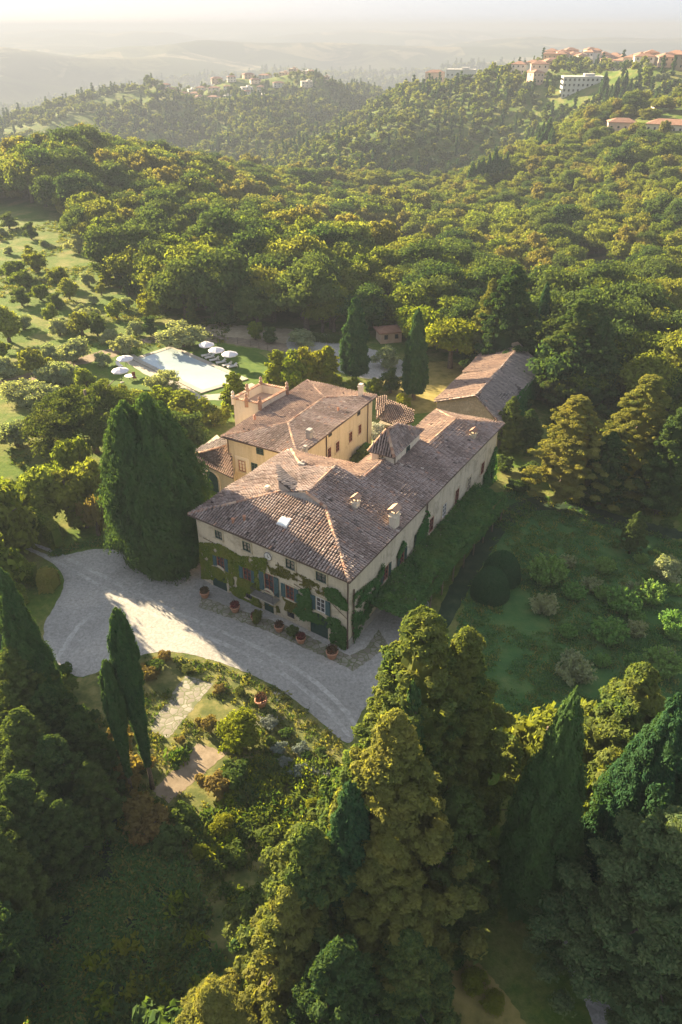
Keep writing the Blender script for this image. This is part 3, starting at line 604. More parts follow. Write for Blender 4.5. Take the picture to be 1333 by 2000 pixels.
def wallmat(name, a, b, c, patch=.5, sc1=.5):
    m, t, out = nmat(name); n1 = noise(t, sc1, 6, .65, 'World', .6); n2 = noise(t, 5, 6, .7, 'World')
    v = N(t, 'ShaderNodeTexVoronoi', i_Scale=3.2); v.feature = 'F1'; tc = t.nodes.new('ShaderNodeNewGeometry'); mp = N(t, 'ShaderNodeMapping'); mp.inputs['Scale'].default_value = (1, 1, 1.7); t.links.new(tc.outputs['Position'], mp.inputs[0]); t.links.new(mp.outputs[0], v.inputs['Vector'])
    sx = t.nodes.new('ShaderNodeSeparateColor'); t.links.new(v.outputs['Color'], sx.inputs[0])
    stone = mix(t, ramp(t, v.outputs['Distance'], [(.0, (0, 0, 0)), (.55, (1, 1, 1))]), ramp(t, sx.outputs[0], [(0, [q * .75 for q in c]), (1, [min(1, q * 1.35) for q in c])]), [q * .8 for q in a])
    pl = ramp(t, n2, [(.25, a), (.75, b)]); f = ramp(t, n1, [(patch - .06, (0, 0, 0)), (patch + .06, (1, 1, 1))]); col = mix(t, f, pl, stone)
    # long streaks of old rain wash
    w2 = N(t, 'ShaderNodeTexNoise', i_Scale=1.2, i_Detail=5.); mp2 = N(t, 'ShaderNodeMapping'); mp2.inputs['Scale'].default_value = (1.6, 1.6, .14); t.links.new(tc.outputs['Position'], mp2.inputs[0]); t.links.new(mp2.outputs[0], w2.inputs['Vector'])
    col = mix(t, ramp(t, w2.outputs[0], [(.45, (0, 0, 0)), (.75, (.55, .55, .55))]), col, mix(t, .5, col, (.20, .14, .08)))
    b_ = N(t, 'ShaderNodeBsdfPrincipled'); b_.inputs['Roughness'].default_value = .95; b_.inputs['Specular IOR Level'].default_value = .1; t.links.new(col, b_.inputs['Base Color'])
    bn = N(t, 'ShaderNodeBump'); bn.inputs['Strength'].default_value = .6; bn.inputs['Distance'].default_value = .05; t.links.new(mix(t, f, n2, v.outputs['Distance']), bn.inputs['Height']); t.links.new(bn.outputs[0], b_.inputs['Normal'])
    t.links.new(b_.outputs[0], out.inputs[0]); return m
M['wallmain'] = wallmat('villa_plaster_over_stone', (.54, .45, .33), (.68, .58, .44), (.45, .38, .30), .56)
M['wallyellow'] = wallmat('yellow_ochre_plaster', (.48, .385, .26), (.61, .50, .35), (.45, .38, .30), .72, .3)
M['wallpale'] = wallmat('pale_cream_plaster', (.60, .50, .38), (.70, .60, .48), (.55, .46, .36), .8)
M['wallbarn'] = wallmat('barn_rubble_stone', (.32, .27, .20), (.42, .36, .27), (.34, .29, .22), .42)
M['trim'] = surf('sandstone_trim', [(.3, (.42, .34, .23)), (.7, (.55, .46, .33))], 3, 5, .9, .3)
M['greenwood'] = plain('dark_green_boards', (.022, .060, .045), .6)
M['tealwood'] = plain('teal_shutter', (.045, .10, .105), .6)
M['redwood'] = plain('red_brown_frame', (.22, .06, .035), .6)
M['whitewood'] = plain('white_frame', (.62, .58, .54), .6)
M['darkiron'] = plain('dark_iron', (.03, .028, .028), .5, spec=.5)
M['copper'] = plain('brown_gutter', (.085, .05, .035), .5, spec=.4)
M['glass'] = surf('window_glass', [(.3, (.02, .025, .03)), (.7, (.05, .055, .06))], 1., 2, .12, 0, spec=.8)
M['skyglass'] = surf('skylight_glass', [(.3, (.42, .47, .50)), (.7, (.55, .60, .62))], 1., 2, .15, 0, spec=.8)
M['terracotta'] = surf('terracotta', [(.3, (.38, .17, .10)), (.7, (.52, .27, .17))], 5, 5, .9, .3)
M['stone'] = surf('grey_stone', [(.3, (.24, .22, .19)), (.7, (.36, .33, .28))], 3, 5, .9, .4)
def fitplane(pts):
    pts = np.asarray(pts, float); c = pts.mean(0); u_, s_, v_ = np.linalg.svd(pts - c); n = v_[2]; return c, n * (1 if n[2] > 0 else -1)
def tiled(name, pts, mat, parent, pitch=.30, expo=.40, th=.14, lift=.05):
    """roof pane: a deck with overlapping barrel tiles laid down the slope, every tile real"""
    pts = np.asarray(pts, float); c, n = fitplane(pts); z = np.array([0, 0, 1.]); dn = -(z - n * n[2]); dn /= np.linalg.norm(dn); ac = np.cross(n, dn)
    q = np.stack([(pts - c) @ ac, (pts - c) @ dn], 1); mb = MB(); dk = pts.copy(); mb.slab(dk, th); mb.R = [.0] * len(mb.F)
    rng = np.random.default_rng(abs(hash(name + str(len(pts)))) % 1000 if False else int(abs(pts[0][0] * 13 + pts[0][1] * 7)) % 1000)
    amin, amax = q[:, 0].min(), q[:, 0].max(); As = []; Bs = []
    for a in np.arange(amin + pitch * .5, amax, pitch):
        xs = []
        for i in range(len(q)):
            x1, y1 = q[i]; x2, y2 = q[(i + 1) % len(q)]
            if (x1 - a) * (x2 - a) < 0: xs.append(y1 + (y2 - y1) * (a - x1) / (x2 - x1))
        xs.sort(); wob = rng.normal() * .012
        for k in range(0, len(xs) - 1, 2):
            b = np.arange(xs[k + 1] + .04, xs[k] + .05, -expo); As += [a + wob] * len(b); Bs += list(b)
    if As:
        As = np.array(As); Bs = np.array(Bs); m = len(As); As = As + rng.normal(size=m) * .012; L_ = expo * 1.12
        w1, w0 = pitch * .33, pitch * .28; V = np.zeros((m, 8, 3)); hs = rng.uniform(.9, 1.15, m); sk = rng.normal(size=m) * .014; up = rng.uniform(.0, .03, m)
        # sag of an old roof: shallow waves over the whole pane
        def P3(a, b, h): 
            sag = .05 * np.sin(a * .8 + b * .5 + pts[0][0]) + .04 * np.sin(a * .31 - b * 1.1); return c + a[:, None] * ac + b[:, None] * dn + (h + sag + lift)[:, None] * n
        for j, (f, hh) in enumerate(((-1, 0), (-.55, .11), (.55, .11), (1, 0))):
            V[:, j] = P3(As + f * w1 + sk, Bs, hh * hs + .055 + up); V[:, 4 + j] = P3(As + f * w0 - sk, Bs - L_, hh * hs * .8 + .0)
        V = V.reshape(-1, 3); base = np.arange(m)[:, None] * 8
        F = np.concatenate([base + np.array([0, 1, 5, 4]), base + np.array([1, 2, 6, 5]), base + np.array([2, 3, 7, 6]), base + np.array([0, 3, 2, 1])], 1).reshape(-1, 4)
        r = np.where(rng.random(m) < .12, rng.random(m), .42 + .42 * rng.random(m) * rng.random(m) + .16 * np.sin(As * 37.)); r = np.repeat(r, 4); mb.V.append(V); mb.F += [list(map(int, f + mb.n)) for f in F]; mb.R += list(r); mb.n += len(V)
    return mb.build(name, mat, parent)
def ridge(mb, A, B, r=.19, step=.42):
    A = np.asarray(A, float); B = np.asarray(B, float); L_ = np.linalg.norm(B - A); d = (B - A) / L_; s = np.cross(d, [0, 0, 1.]); s /= np.linalg.norm(s); up = np.cross(s, d)
    for i in range(int(L_ / step) + 1):
        p0 = A + d * i * step; p1 = A + d * min(L_ + .05, (i + 1.1) * step); V = []
        for p, rr in ((p0, r * 1.12), (p1, r * .92)):
            for k in range(5): t = math.pi * k / 4; V.append(p + s * rr * math.cos(t) + up * (rr * math.sin(t) * .85 + .06 + random.random() * .01))
        mb.add(V, [[k, k + 1, k + 6, k + 5] for k in range(4)] + [[0, 5, 9, 4]], [random.random()] * 5)
def u3(v): v = np.asarray(v, float); return v / np.linalg.norm(v)
EH = 9.13
C0 = P(683, 1138, EH); RR = P(985, 828, EH); U = u3(RR - C0); W_ = np.array([-U[1], U[0], 0.])
def F3(u, p, z): return C0 * [1, 1, 0] + U * u + W_ * p + np.array([0, 0, z])
def wallface(A, B, z0, z1): return [np.array([A[0], A[1], z0]), np.array([B[0], B[1], z0]), np.array([B[0], B[1], z1]), np.array([A[0], A[1], z1])]
class Wall:
    """local frame on a facade: s along it, z up, n outward; can be addressed by picture point"""
    def __init__(s, A, B):
        s.A = np.array([A[0], A[1], 0.]); s.d = u3(np.array([B[0] - A[0], B[1] - A[1], 0.])); s.n = np.array([s.d[1], -s.d[0], 0.]); s.rz = math.atan2(s.d[1], s.d[0]); s.len = math.hypot(B[0] - A[0], B[1] - A[1])
        if np.dot(s.n, s.A) > 0: pass
    def px(s, x, y): q = PV(x, y, s.A, s.d); return float(np.dot(q - s.A, s.d)), float(q[2])
    def pt(s, t, z, off=0.): return s.A + s.d * t + s.n * off + np.array([0, 0, z])
def barlocal(mb, cx, cz, w_, h_, off, th, sh=0.): mb.box((cx, -off, cz), (w_, th, h_))
def window(parent, wl, t, z, w_=1.0, h_=1.5, frame='redwood', shutters=None, surround=True, grid_=(2, 3), base=None, label=None):
    """frame with bars; pane, stone surround and shutters are its pieces"""
    e = MB(); f = .09
    for sx in (-1, 1): e.box((sx * (w_ / 2 - f / 2), -.03, 0), (f, .1, h_))
    for sz in (-1, 1): e.box((0, -.03, sz * (h_ / 2 - f / 2)), (w_ - 2 * f - .006, .1, f))
    for i in range(1, grid_[0]): e.box((w_ * (i / grid_[0] - .5), -.035, 0), (.07, .08, h_ - 2 * f - .006))
    for j in range(1, grid_[1]): e.box((0, -.028, h_ * (j / grid_[1] - .5)), (w_ - 2 * f - .006, .05, .04))
    o = e.build('window', M[frame], parent); q = wl.pt(t, z) ; o.location = q; o.rotation_euler = (0, 0, wl.rz)
    g = MB(); g.box((0, .005, 0), (w_ - .02, .03, h_ - .02)); g.build('pane', M['glass'] if frame != 'curtain' else M['whitewood'], o)
    if surround:
        g = MB(); s_ = .17
        for sx in (-1, 1): g.box((sx * (w_ / 2 + s_ / 2 + .003), -.02, 0), (s_, .12, h_))
        g.box((0, -.02, h_ / 2 + s_ / 2 + .003), (w_ + 2 * s_, .12, s_)); g.box((0, -.07, -h_ / 2 - .08), (w_ + 2 * s_ + .1, .24, .14)); g.build('surround', M['trim'], o)
    if shutters:
        for sx in (-1, 1):
            g = MB(); sw = w_ * .52; cx = sx * (w_ / 2 + sw / 2 + .06); g.box((cx, -.13, 0), (sw, .05, h_))
            for k in range(9): g.box((cx, -.165, h_ * (k / 9 - .44)), (sw * .82, .03, h_ * .055))
            g.build('shutter', M[shutters], o)
    if label: o['label'] = label
    return o
def archdoor(parent, wl, t, w_, h_, mat='greenwood', name='door'):
    d = MB(); n = 8; pts = [(-w_ / 2, 0)] + [(-w_ / 2 * math.cos(math.pi * k / n), h_ * .78 + h_ * .22 * math.sin(math.pi * k / n)) for k in range(n + 1)] + [(w_ / 2, 0)]
    V = [(x, -.03, z) for x, z in pts] + [(x, .08, z) for x, z in pts]; m = len(pts); d.add(V, [list(range(m)), list(range(m, 2 * m))[::-1]] + [[i, m + i, m + (i + 1) % m, (i + 1) % m] for i in range(m)])
    for k in range(1, 6): d.box((w_ * (k / 6 - .5), -.045, h_ * .38), (.035, .03, h_ * .75))
    for zz in (.25, .5, .72): d.box((0, -.055, h_ * zz), (w_ * .94, .03, .08))
    o = d.build(name, M[mat], parent); o.location = wl.pt(t, 0, .02); o.rotation_euler = (0, 0, wl.rz)
    f = MB()
    for sx in (-1, 1): f.box((sx * (w_ / 2 + .16), -.03, h_ * .39), (.32, .16, h_ * .78))
    arc = [((w_ / 2 + .16) * -math.cos(math.pi * k / n), -.03, h_ * .78 + (h_ * .22 + .16) * math.sin(math.pi * k / n)) for k in range(n + 1)]
    f.tube(arc, .16, 4); f.build('door_surround', M['trim'], o); return o
def chimney(parent, q, w_=.7, h_=1.4, hat=True, mat='wallpale', rz=0.):
    b = MB(); b.box((0, 0, h_ / 2 - .4), (w_, w_ * .8, h_ + .8)); b.box((0, 0, h_ * .72), (w_ + .16, w_ * .8 + .16, .1)); o = b.build('chimney', M[mat], parent); o.location = q; o.rotation_euler = (0, 0, rz)
    if hat:
        c = MB(); 
        for sx in (-1, 1):
            for sy in (-1, 1): c.box((sx * (w_ / 2 - .07), sy * (w_ * .4 - .07), h_ + .17), (.14, .14, .34))
        c.add([(-w_ * .7, -w_ * .6, h_ + .34), (w_ * .7, -w_ * .6, h_ + .34), (w_ * .7, w_ * .6, h_ + .34), (-w_ * .7, w_ * .6, h_ + .34), (-w_ * .7, 0, h_ + .66), (w_ * .7, 0, h_ + .66)], [[0, 1, 5, 4], [2, 3, 4, 5], [0, 4, 3], [1, 2, 5], [3, 2, 1, 0]])
        c.build('chimney_cap', M['ridge'], o)
    return o
def gutter(parent, pts, r=.085, name='gutter'):
    b = MB(); b.tube(pts, r, 6); return b.build(name, M['copper'], parent)
# ---------------------------------------------------------------- the main house: hipped block with its long wing
LL = P(368, 1005, EH); BLc = P(853, 801, EH); s_r, s_f = .33, .345
nR = u3(np.array([0, 0, 1.]) - s_r * W_); fd = u3(LL - C0); Wf = np.array([fd[1], -fd[0], 0.]); Wf = Wf if np.dot(Wf, U) > 0 else -Wf
nF = u3(np.array([0, 0, 1.]) - s_f * Wf)
nL = u3(np.array([0, 0, 1.]) + .29 * W_)
K2 = PP(637, 992, C0, nR); A2 = PP(600, 964, C0, nR); M2 = PP(656, 911, C0, nR); V3 = PP(705, 938, C0, nR); V4 = PP(739, 909, C0, nR)
A1 = PP(545, 962, C0, nF); Lh = PP(545, 962, LL, nL)
q2 = PP(836.5, 868, C0, nR); q3 = PP(890, 820.5, C0, nR)
E2 = P(549, 887, EH + .1); N1 = PP(569, 878, LL, nL); N5 = PP(589, 910, LL, nL); N2 = P(722, 915, 9.6); 
fu = lambda Q: (float((Q - C0) @ U), float((Q - C0) @ W_), float(Q[2]))
V4b = C0 + U * 26.4 + (V4 - C0 - U * ((V4 - C0) @ U)); q2b = q2 - U * .2
villa = thing('villa', 'large old stone farm villa with ivy on its front and a long low wing', 'villa', (0, 0, 0))
tiled('roof', [C0, RR, q3, q2, q2 + (V4b - q2) * .98, V3, M2, A2, K2], M['tiles'], villa, pitch=.33)
tiled('roof', [LL, C0, K2, A1], M['tiles'], villa, pitch=.33)
tiled('roof', [LL, A1, A2, M2, N5, N1, E2], M['tiles'], villa, pitch=.33)
b = MB(); b.slab([A1 + [0, 0, .06], K2 + [0, 0, .1], A2 + [0, 0, .12]], .5); b.build('roof_flashing', M['mortar'], villa)
tiled('roof', [N1, N5, M2 + [0, 0, -.12], V3 + [0, 0, -.1], N2], M['tilesred_sunlit'], villa, pitch=.33)
wl2 = 6.6; eL = C0 + U * 13.6 + W_ * 13.4; 
tiled('roof', [V3, V4b, V4b + W_ * 2.6 - [0, 0, .95], V3 + W_ * 3.4 - [0, 0, 1.2]], M['tilesred_sunlit'], villa, pitch=.33)
tiled('roof', [q2, q3, BLc, BLc - U * (39.48 - 27.)], M['tilesred_sunlit'], villa, pitch=.33)
tiled('roof', [q3, RR, BLc], M['tilesred_sunlit'], villa, pitch=.33)
rb = MB()
for a, b_ in ((C0, K2), (K2, A2), (A2, M2), (LL, A1), (V3, V4b), (q2, q3), (q3, BLc), (q3, RR), (N1, N5), (M2, V3)): ridge(rb, a, b_)
rb.build('ridge_tiles', M['ridge'], villa)
ins = .55
c1 = C0 + U * ins + W_ * ins; c2 = RR - U * ins + W_ * ins; c3 = BLc - U * ins - W_ * ins; l1 = LL + U * ins - W_ * ins * 1.0
wb = MB(); zz = EH - .02
e2w = P(549, 887, EH) - W_ * ins - U * ins; mid = C0 + U * 20 + W_ * 9.3
wb.prism([c1, c2, c3, C0 + U * 19.6 + W_ * 9.0, C0 + U * 19.6 + W_ * 19.0, l1 + U * 17.6, l1][::1], -.5, EH + .02)
wb.build('wall', M['wallmain'], villa)
# gable triangle under the monopitch between block and wing
b = MB(); b.add([M2 - [0, 0, .2], V3 - [0, 0, .2], V3 * [1, 1, 0] + [0, 0, EH], M2 * [1, 1, 0] + [0, 0, EH]], [[0, 1, 2, 3]]); b.build('gable_wall', M['wallmain'], villa)
b = MB(); b.add([q2 - [0, 0, .1], V4b - [0, 0, .15], V4b * [1, 1, 0] + [0, 0, EH], q2 * [1, 1, 0] + [0, 0, EH]], [[0, 1, 2, 3]]); b.build('gable_wall', M['wallpale'], villa)
gutter(villa, [LL - Wf * .06, C0 - Wf * .06 - W_ * .06, RR - W_ * .06], .09)
FR = Wall(l1, c1); RT = Wall(c1, c2)
# downpipes
for (px, z0, z1, wl, off) in ((683, 0, EH, None, 0),):
    gutter(villa, [c1 - U * .12 - W_ * .12 + [0, 0, 0 - c1[2] + .1], c1 - U * .12 - W_ * .12 + [0, 0, -.1]], .09, 'downpipe')
gutter(villa, [RT.pt(1.1, .1, .12), RT.pt(1.1, 7.0, .12)], .08, 'downpipe')
t_, _ = RT.px(832, 1010); gutter(villa, [RT.pt(t_, .1, .12), RT.pt(t_, EH, .12)], .08, 'downpipe')
# front windows by picture point
for (x, y, w_, h_, fr, sh, su) in [(428, 1044, 1.0, 1.0, 'greenwood', None, True), (482.7, 1067, 1.1, 1.15, 'greenwood', None, True), (568, 1102, 1.15, 1.15, 'greenwood', None, True), (628, 1127, 1.25, 1.1, 'greenwood', None, True),
        (432.5, 1098, 1.05, 1.75, 'redwood', 'tealwood', False), (484, 1120, 1.05, 1.75, 'redwood', 'tealwood', False), (567.5, 1157, 1.05, 1.75, 'redwood', 'tealwood', True), (627.5, 1181, 1.15, 1.8, 'whitewood', 'tealwood', True)]:
    t, z = FR.px(x, y); window(villa, FR, t, z, w_, h_, fr, sh, su, (2, 3) if h_ > 1.3 else (2, 2))
t, z = FR.px(527, 1139); window(villa, FR, t, z, 1.25, 2.5, 'redwood', 'tealwood', True, (2, 3), label='tall balcony door with red lower panels')
for (x, y) in ((488, 1163), (569.5, 1200)):
    t, z = FR.px(x, y); window(villa, FR, t, z, .95, .75, 'darkiron', None, True, (3, 2))
for (x, y, w_, h_) in ((434.5, 1172, 2.2, 3.0), (625.5, 1252, 2.3, 3.0)):
    t, z = FR.px(x, y); archdoor(villa, FR, t, w_, h_, name='gate')
t, z = FR.px(529, 1214); archdoor(villa, FR, t, 1.35, 2.9)
# balcony
t, z = FR.px(524, 1160); bb = MB(); bb.box((0, -.55, 0), (3.2, 1.1, .16)); bb.box((-1.1, -.35, -.3), (.18, .7, .4)); bb.box((1.1, -.35, -.3), (.18, .7, .4)); bal = bb.build('balcony', M['stone'], villa); bal.location = FR.pt(t, z - .1); bal.rotation_euler = (0, 0, FR.rz)
bb = MB(); bb.tube([(-1.55, -.02, 1.0), (-1.55, -1.05, 1.0), (1.55, -1.05, 1.0), (1.55, -.02, 1.0)], .035, 5)
for k in range(22): bb.box((-1.5 + 3 * k / 21, -1.05, .52), (.03, .03, .9))
for s_ in (-1, 1):
    for k in range(6): bb.box((s_ * 1.55, -.15 - .17 * k, .52), (.03, .03, .9))
bb.build('railing', M['darkiron'], bal)
# clock on the front
t, z = FR.px(525, 1086); cb = MB(); cb.lathe([(.5, -.04), (.5, .06), (.42, .09)], n=20); ck = cb.build('clock', M['whitewood'], villa); ck.location = FR.pt(t, z, .06); ck.rotation_euler = (math.pi / 2, 0, FR.rz)
cb = MB(); cb.tube([(.46 * math.cos(a), .46 * math.sin(a), .07) for a in np.linspace(0, 6.29, 21)], .04, 4); cb.box((0, .14, .105), (.05, .3, .02)); cb.box((.1, -.02, .13), (.22, .045, .02)); cb.build('clock_rim_and_hands', M['darkiron'], ck)
# right wall windows
for (x, y, w_, h_, fr, sh) in [(708, 1160, 1.0, 1.7, 'redwood', None), (752.6, 1119, 1.05, 1.7, 'redwood', 'greenwood'), (784, 1088, 1.05, 1.7, 'redwood', 'greenwood'), (817, 1049, 1.05, 1.8, 'redwood', 'greenwood'), (842, 1024, 1.1, 1.9, 'redwood', None), (867.5, 996, 1.1, 1.8, 'whitewood', None),
        (892, 968, 1.1, 1.9, 'redwood', None), (916, 944, 1.1, 1.9, 'trim', None), (942, 914, 1.1, 1.7, 'redwood', None)]:
    t, z = RT.px(x, y); window(villa, RT, t, z, w_, h_, fr, sh, True, (2, 3))
t, z = RT.px(721, 1219); window(villa, RT, t, z, .8, .6, 'darkiron', None, True, (2, 2))
b = MB(); b.box((0, 0, 0), (39, .16, .9)); sk = b.build('wall_base', M['stone'], villa); sk.location = RT.pt(19.6, .45, .05); sk.rotation_euler = (0, 0, RT.rz)
# skylight, dormer, pots and chimneys
sc_ = [PP(x, y, C0, nF) for x, y in ((541, 1026), (552, 1011), (572, 1016), (561, 1033))]
b = MB(); b.slab(np.array(sc_) + nF * .28, .26); slo = b.build('skylight', M['whitewood'], villa); m4 = np.mean(sc_, 0); b = MB(); b.slab([m4 + (q - m4) * .84 + nF * .31 for q in sc_], .03); b.build('pane', M['skyglass'], slo)
for (x, y) in ((456, 1022), (478, 1017)):
    q = PP(x, y, C0, nF); b = MB(); b.lathe([(.14, -.1), (.14, .45), (.2, .5), (.2, .62), (.1, .7)], n=8); v = b.build('vent_pot', M['terracotta'], villa); v.location = q
d0 = PP(545, 930, LL, nL); b = MB(); dA = PP(545, 958, LL, nL); dB = PP(571, 960, LL, nL); dC = PP(584, 946, LL, nL); dT = PP(545, 932, LL, nL)
top = dT + [0, 0, .9]; dor = MB(); dor.add([dA, dB, dC, dT, dA + [0, 0, 1.25], dT + [0, 0, 1.25], ], [[0, 1, 4], [1, 2, 5, 4], [2, 3, 5], [3, 0, 4, 5]]); dor = dor.build('dormer', M['mortar'], villa)
tiled('dormer_roof', [dB, dC, dT + [0, 0, 1.33], dA + [0, 0, 1.33]], M['tilesgrey_shaded'], dor, pitch=.33)
rzU = math.atan2(U[1], U[0])
chimney(villa, PP(695, 990, C0, nR), .75, .9, True, rz=rzU); chimney(villa, PP(770, 1028, C0, nR), .95, 1.9, True, rz=rzU); chimney(villa, PP(924, 856, C0, nR), .75, .8, True, 'trim', rz=rzU)
chimney(villa, PP(523, 960, LL, nL), .5, .7, False, rz=rzU); chimney(villa, N5 + [.2, 0, -.1], .9, .6, False, 'mortar', rz=rzU)
# ---------------------------------------------------------------- turret
HT = 12.4
f1 = P(770, 894, HT); f0 = P(720, 881, HT); f2 = P(827, 840, HT); dU = u3(f2 - f1); f0 = f1 + u3(f0 - f1) * np.linalg.norm(f0 - f1); f3 = f0 + (f2 - f1)
t1 = PV(756, 839, (f0 + f1) / 2, dU); t2 = t1 + dU * 3.2 - np.array([0, 0, .9])
tur = thing('turret', 'small square turret with orange ridged pyramid roof rising from the long wing', 'turret', (0, 0, 0))
for pl in ([f0, f1, t1], [f1, f2, t2, t1], [f2, f3, t2], [f3, f0, t1, t2]): tiled('roof', pl, M['tiles'], tur, pitch=.33)
rb = MB()
for a, b_ in ((f0, t1), (f1, t1), (t1, t2), (f2, t2), (f3, t2)): ridge(rb, a, b_)
rb.build('ridge_tiles', M['ridge'], tur)
m_ = (f0 + f1 + f2 + f3) / 4; wp = [m_ + (q - m_) * .88 for q in (f0, f1, f2, f3)]
b = MB(); b.prism(wp, 8.6, HT + .02); b.build('wall', M['wallpale'], tur)
gutter(tur, [f0 - [0, 0, .05], f1 - [0, 0, .05], f2 - [0, 0, .05]], .07)
TF = Wall(wp[0], wp[1]); TR = Wall(wp[1], wp[2])
t, z = TF.px(745, 894); window(tur, TF, t, z, .8, .95, 'trim', None, False, (2, 2)); t, z = TR.px(797, 878); window(tur, TR, t, z, .9, .9, 'greenwood', None, False, (1, 2))
gutter(tur, [TR.pt(.1, 9.4, .08), TR.pt(.1, HT, .08)], .06, 'downpipe')
# ---------------------------------------------------------------- yellow house behind
HB = 8.5
b1 = P(432, 853, HB); b2 = P(582, 894, HB); b3 = P(737, 774, HB); b4 = b1 + (b3 - b2); bu = u3(b3 - b2); bv = u3(b1 - b2)
r1 = PV(550, 823, b2, u3(bu + bv)); r2 = PV(633.5, 765, (b3 + b4) / 2, bu)
r1 = (b1 + b2) / 2 + bu * (float(np.dot(r1 - b2, bu))) + [0, 0, r1[2] - HB]; r2 = r2 * [1, 1, 0] + [0, 0, r1[2]]
yel = thing('yellow_house', 'ochre plastered two storey house with long hipped tile roof behind the main villa', 'house', (0, 0, 0))
tiled('roof', [b1, b2, r1], M['tiles'], yel, pitch=.33); tiled('roof', [b2, b3, r2, r1], M['tiles'], yel, pitch=.33); tiled('roof', [b3, b4, r2], M['tilesred_sunlit'], yel, pitch=.33); tiled('roof', [b4, b1, r1, r2], M['tilesred_sunlit'], yel, pitch=.33)
rb = MB()
for a, b_ in ((b1, r1), (b2, r1), (r1, r2), (b3, r2), (b4, r2)): ridge(rb, a, b_)
rb.build('ridge_tiles', M['ridge'], yel)
m_ = (b1 + b2 + b3 + b4) / 4; y = [q + (bu * (1 if i in (0, 1) else -1) + bv * (1 if i in (1, 2) else -1)) * .5 for i, q in enumerate((b1, b2, b3, b4))]
b = MB(); b.prism(y, -.3, HB + .02); b.build('wall', M['wallyellow'], yel)
gutter(yel, [b1 - bu * .05, b2 - bu * .05 - bv * .05, b3 - bv * .05], .08)
YF = Wall(y[0], y[1]); YR = Wall(y[1], y[2])
for (wl, x, yy, w_, h_, fr, su) in ((YF, 474, 910, 1.05, 1.6, 'redwood', True), (YF, 498, 913, 1.0, 1.3, 'greenwood', False), (YF, 508.5, 881, 1.1, 1.0, 'greenwood', False), (YR, 659, 872, .95, 1.5, 'redwood', True), (YR, 684.5, 853, .95, 1.5, 'redwood', True), (YR, 702.5, 838, .9, 1.4, 'redwood', True), (YR, 643, 884, .9, 1.5, 'redwood', True), (YR, 645, 848, .8, .6, 'darkiron', False), (YR, 701, 807, .8, .6, 'darkiron', False)):
    t, z = wl.px(x, yy); window(yel, wl, t, z, w_, h_, fr, None, su, (2, 3))
b = MB(); t, z = YF.px(474, 909); b.box((0, -.012, 0), (2.3, .02, 2.5)); o = b.build('plaster_patch', M['wallpale'], yel); o.location = YF.pt(t, z); o.rotation_euler = (0, 0, YF.rz)
for t in (.25,): gutter(yel, [YF.pt(t, 4, .1), YF.pt(t, HB, .1)], .08, 'downpipe')
for x in (637, 717): t, z = YR.px(x, 850); gutter(yel, [YR.pt(t, .5, .1), YR.pt(t, HB, .1)], .08, 'downpipe')
nB = u3(np.cross(b3 - b2, r1 - b2)); nB = nB if nB[2] > 0 else -nB; rzB = math.atan2(bu[1], bu[0])
chimney(yel, PP(605, 858, b2, nB), .8, 1.5, False, 'mortar', rz=rzB); chimney(yel, PP(597, 884, b2, nB), .55, 1.0, False, 'mortar', rz=rzB)
nB4 = u3(np.cross(b4 - b3, r2 - b3)); nB4 = nB4 if nB4[2] > 0 else -nB4
chimney(yel, P(705, 766, 9.3), .7, 1.3, False, 'wallpale', rz=rzB)
for (x, yy, nn, A) in ((661, 803, nB, b2), (498, 818, None, None)):
    q = PP(x, yy, A, nn) if nn is not None else P(x, yy, HB + .9); b = MB(); b.lathe([(.16, -.1), (.16, .4), (.24, .45), (.1, .6)], n=8); v = b.build('vent_pot', M['terracotta'], yel); v.location = q
# ---------------------------------------------------------------- crenellated terrace block
ZT = 9.6
g0 = P(455.6, 777, ZT); g1 = P(510, 749, ZT); g2 = P(561, 759, ZT); g3 = g0 + (g2 - g1)
ter = thing('terrace_block', 'pale cream flat topped block with tiled parapet beside the yellow house', 'building', (0, 0, 0))
b = MB(); b.prism([g0, g1, g2, g3][::-1], -.3, ZT - 1.3); b.build('wall', M['wallpale'], ter)
m_ = (g0 + g1 + g2 + g3) / 4
b = MB(); G4 = [g0, g1, g2, g3]
for i in range(4):
    A = G4[i]; B = G4[(i + 1) % 4]; d = u3(B - A); L_ = np.linalg.norm(B - A); b.box((A + B) / 2 + [0, 0, -.7] + (m_ - (A + B) / 2) * (.12 / np.linalg.norm((m_ - (A + B) / 2))), (L_ - (.5 if i % 2 else 0), .24, 1.2 + .01 * i), math.atan2(d[1], d[0]))
b.build('parapet', M['wallpale'], ter)
b = MB(); b.slab([m_ + (q - m_) * .95 + [0, 0, -1.25] for q in G4], .06); b.build('terrace_floor', M['tilesred_sunlit'], ter)
b = MB()
for i in range(4):
    A = G4[i]; B = G4[(i + 1) % 4]; L_ = np.linalg.norm(B - A); d = u3(B - A); n_ = int(L_ / .36)
    for k in range(n_ + 1): b.box(A + d * (L_ * k / n_) + [0, 0, .0], (.24, .5, .16), math.atan2(d[1], d[0]))
b.build('parapet_coping', M['ridge'], ter)
for q in G4 + [(g0 + g1) / 2, (g3 + g0) / 2]:
    b = MB(); b.box((0, 0, -.3), (.5, .5, 1.3)); b.lathe([(.3, .35), (.12, .5), (.24, .72), (.2, .9), (.04, 1.1)], n=8); o = b.build('finial_post', M['wallpale'] if q is g0 else M['ridge'], ter); o.location = q
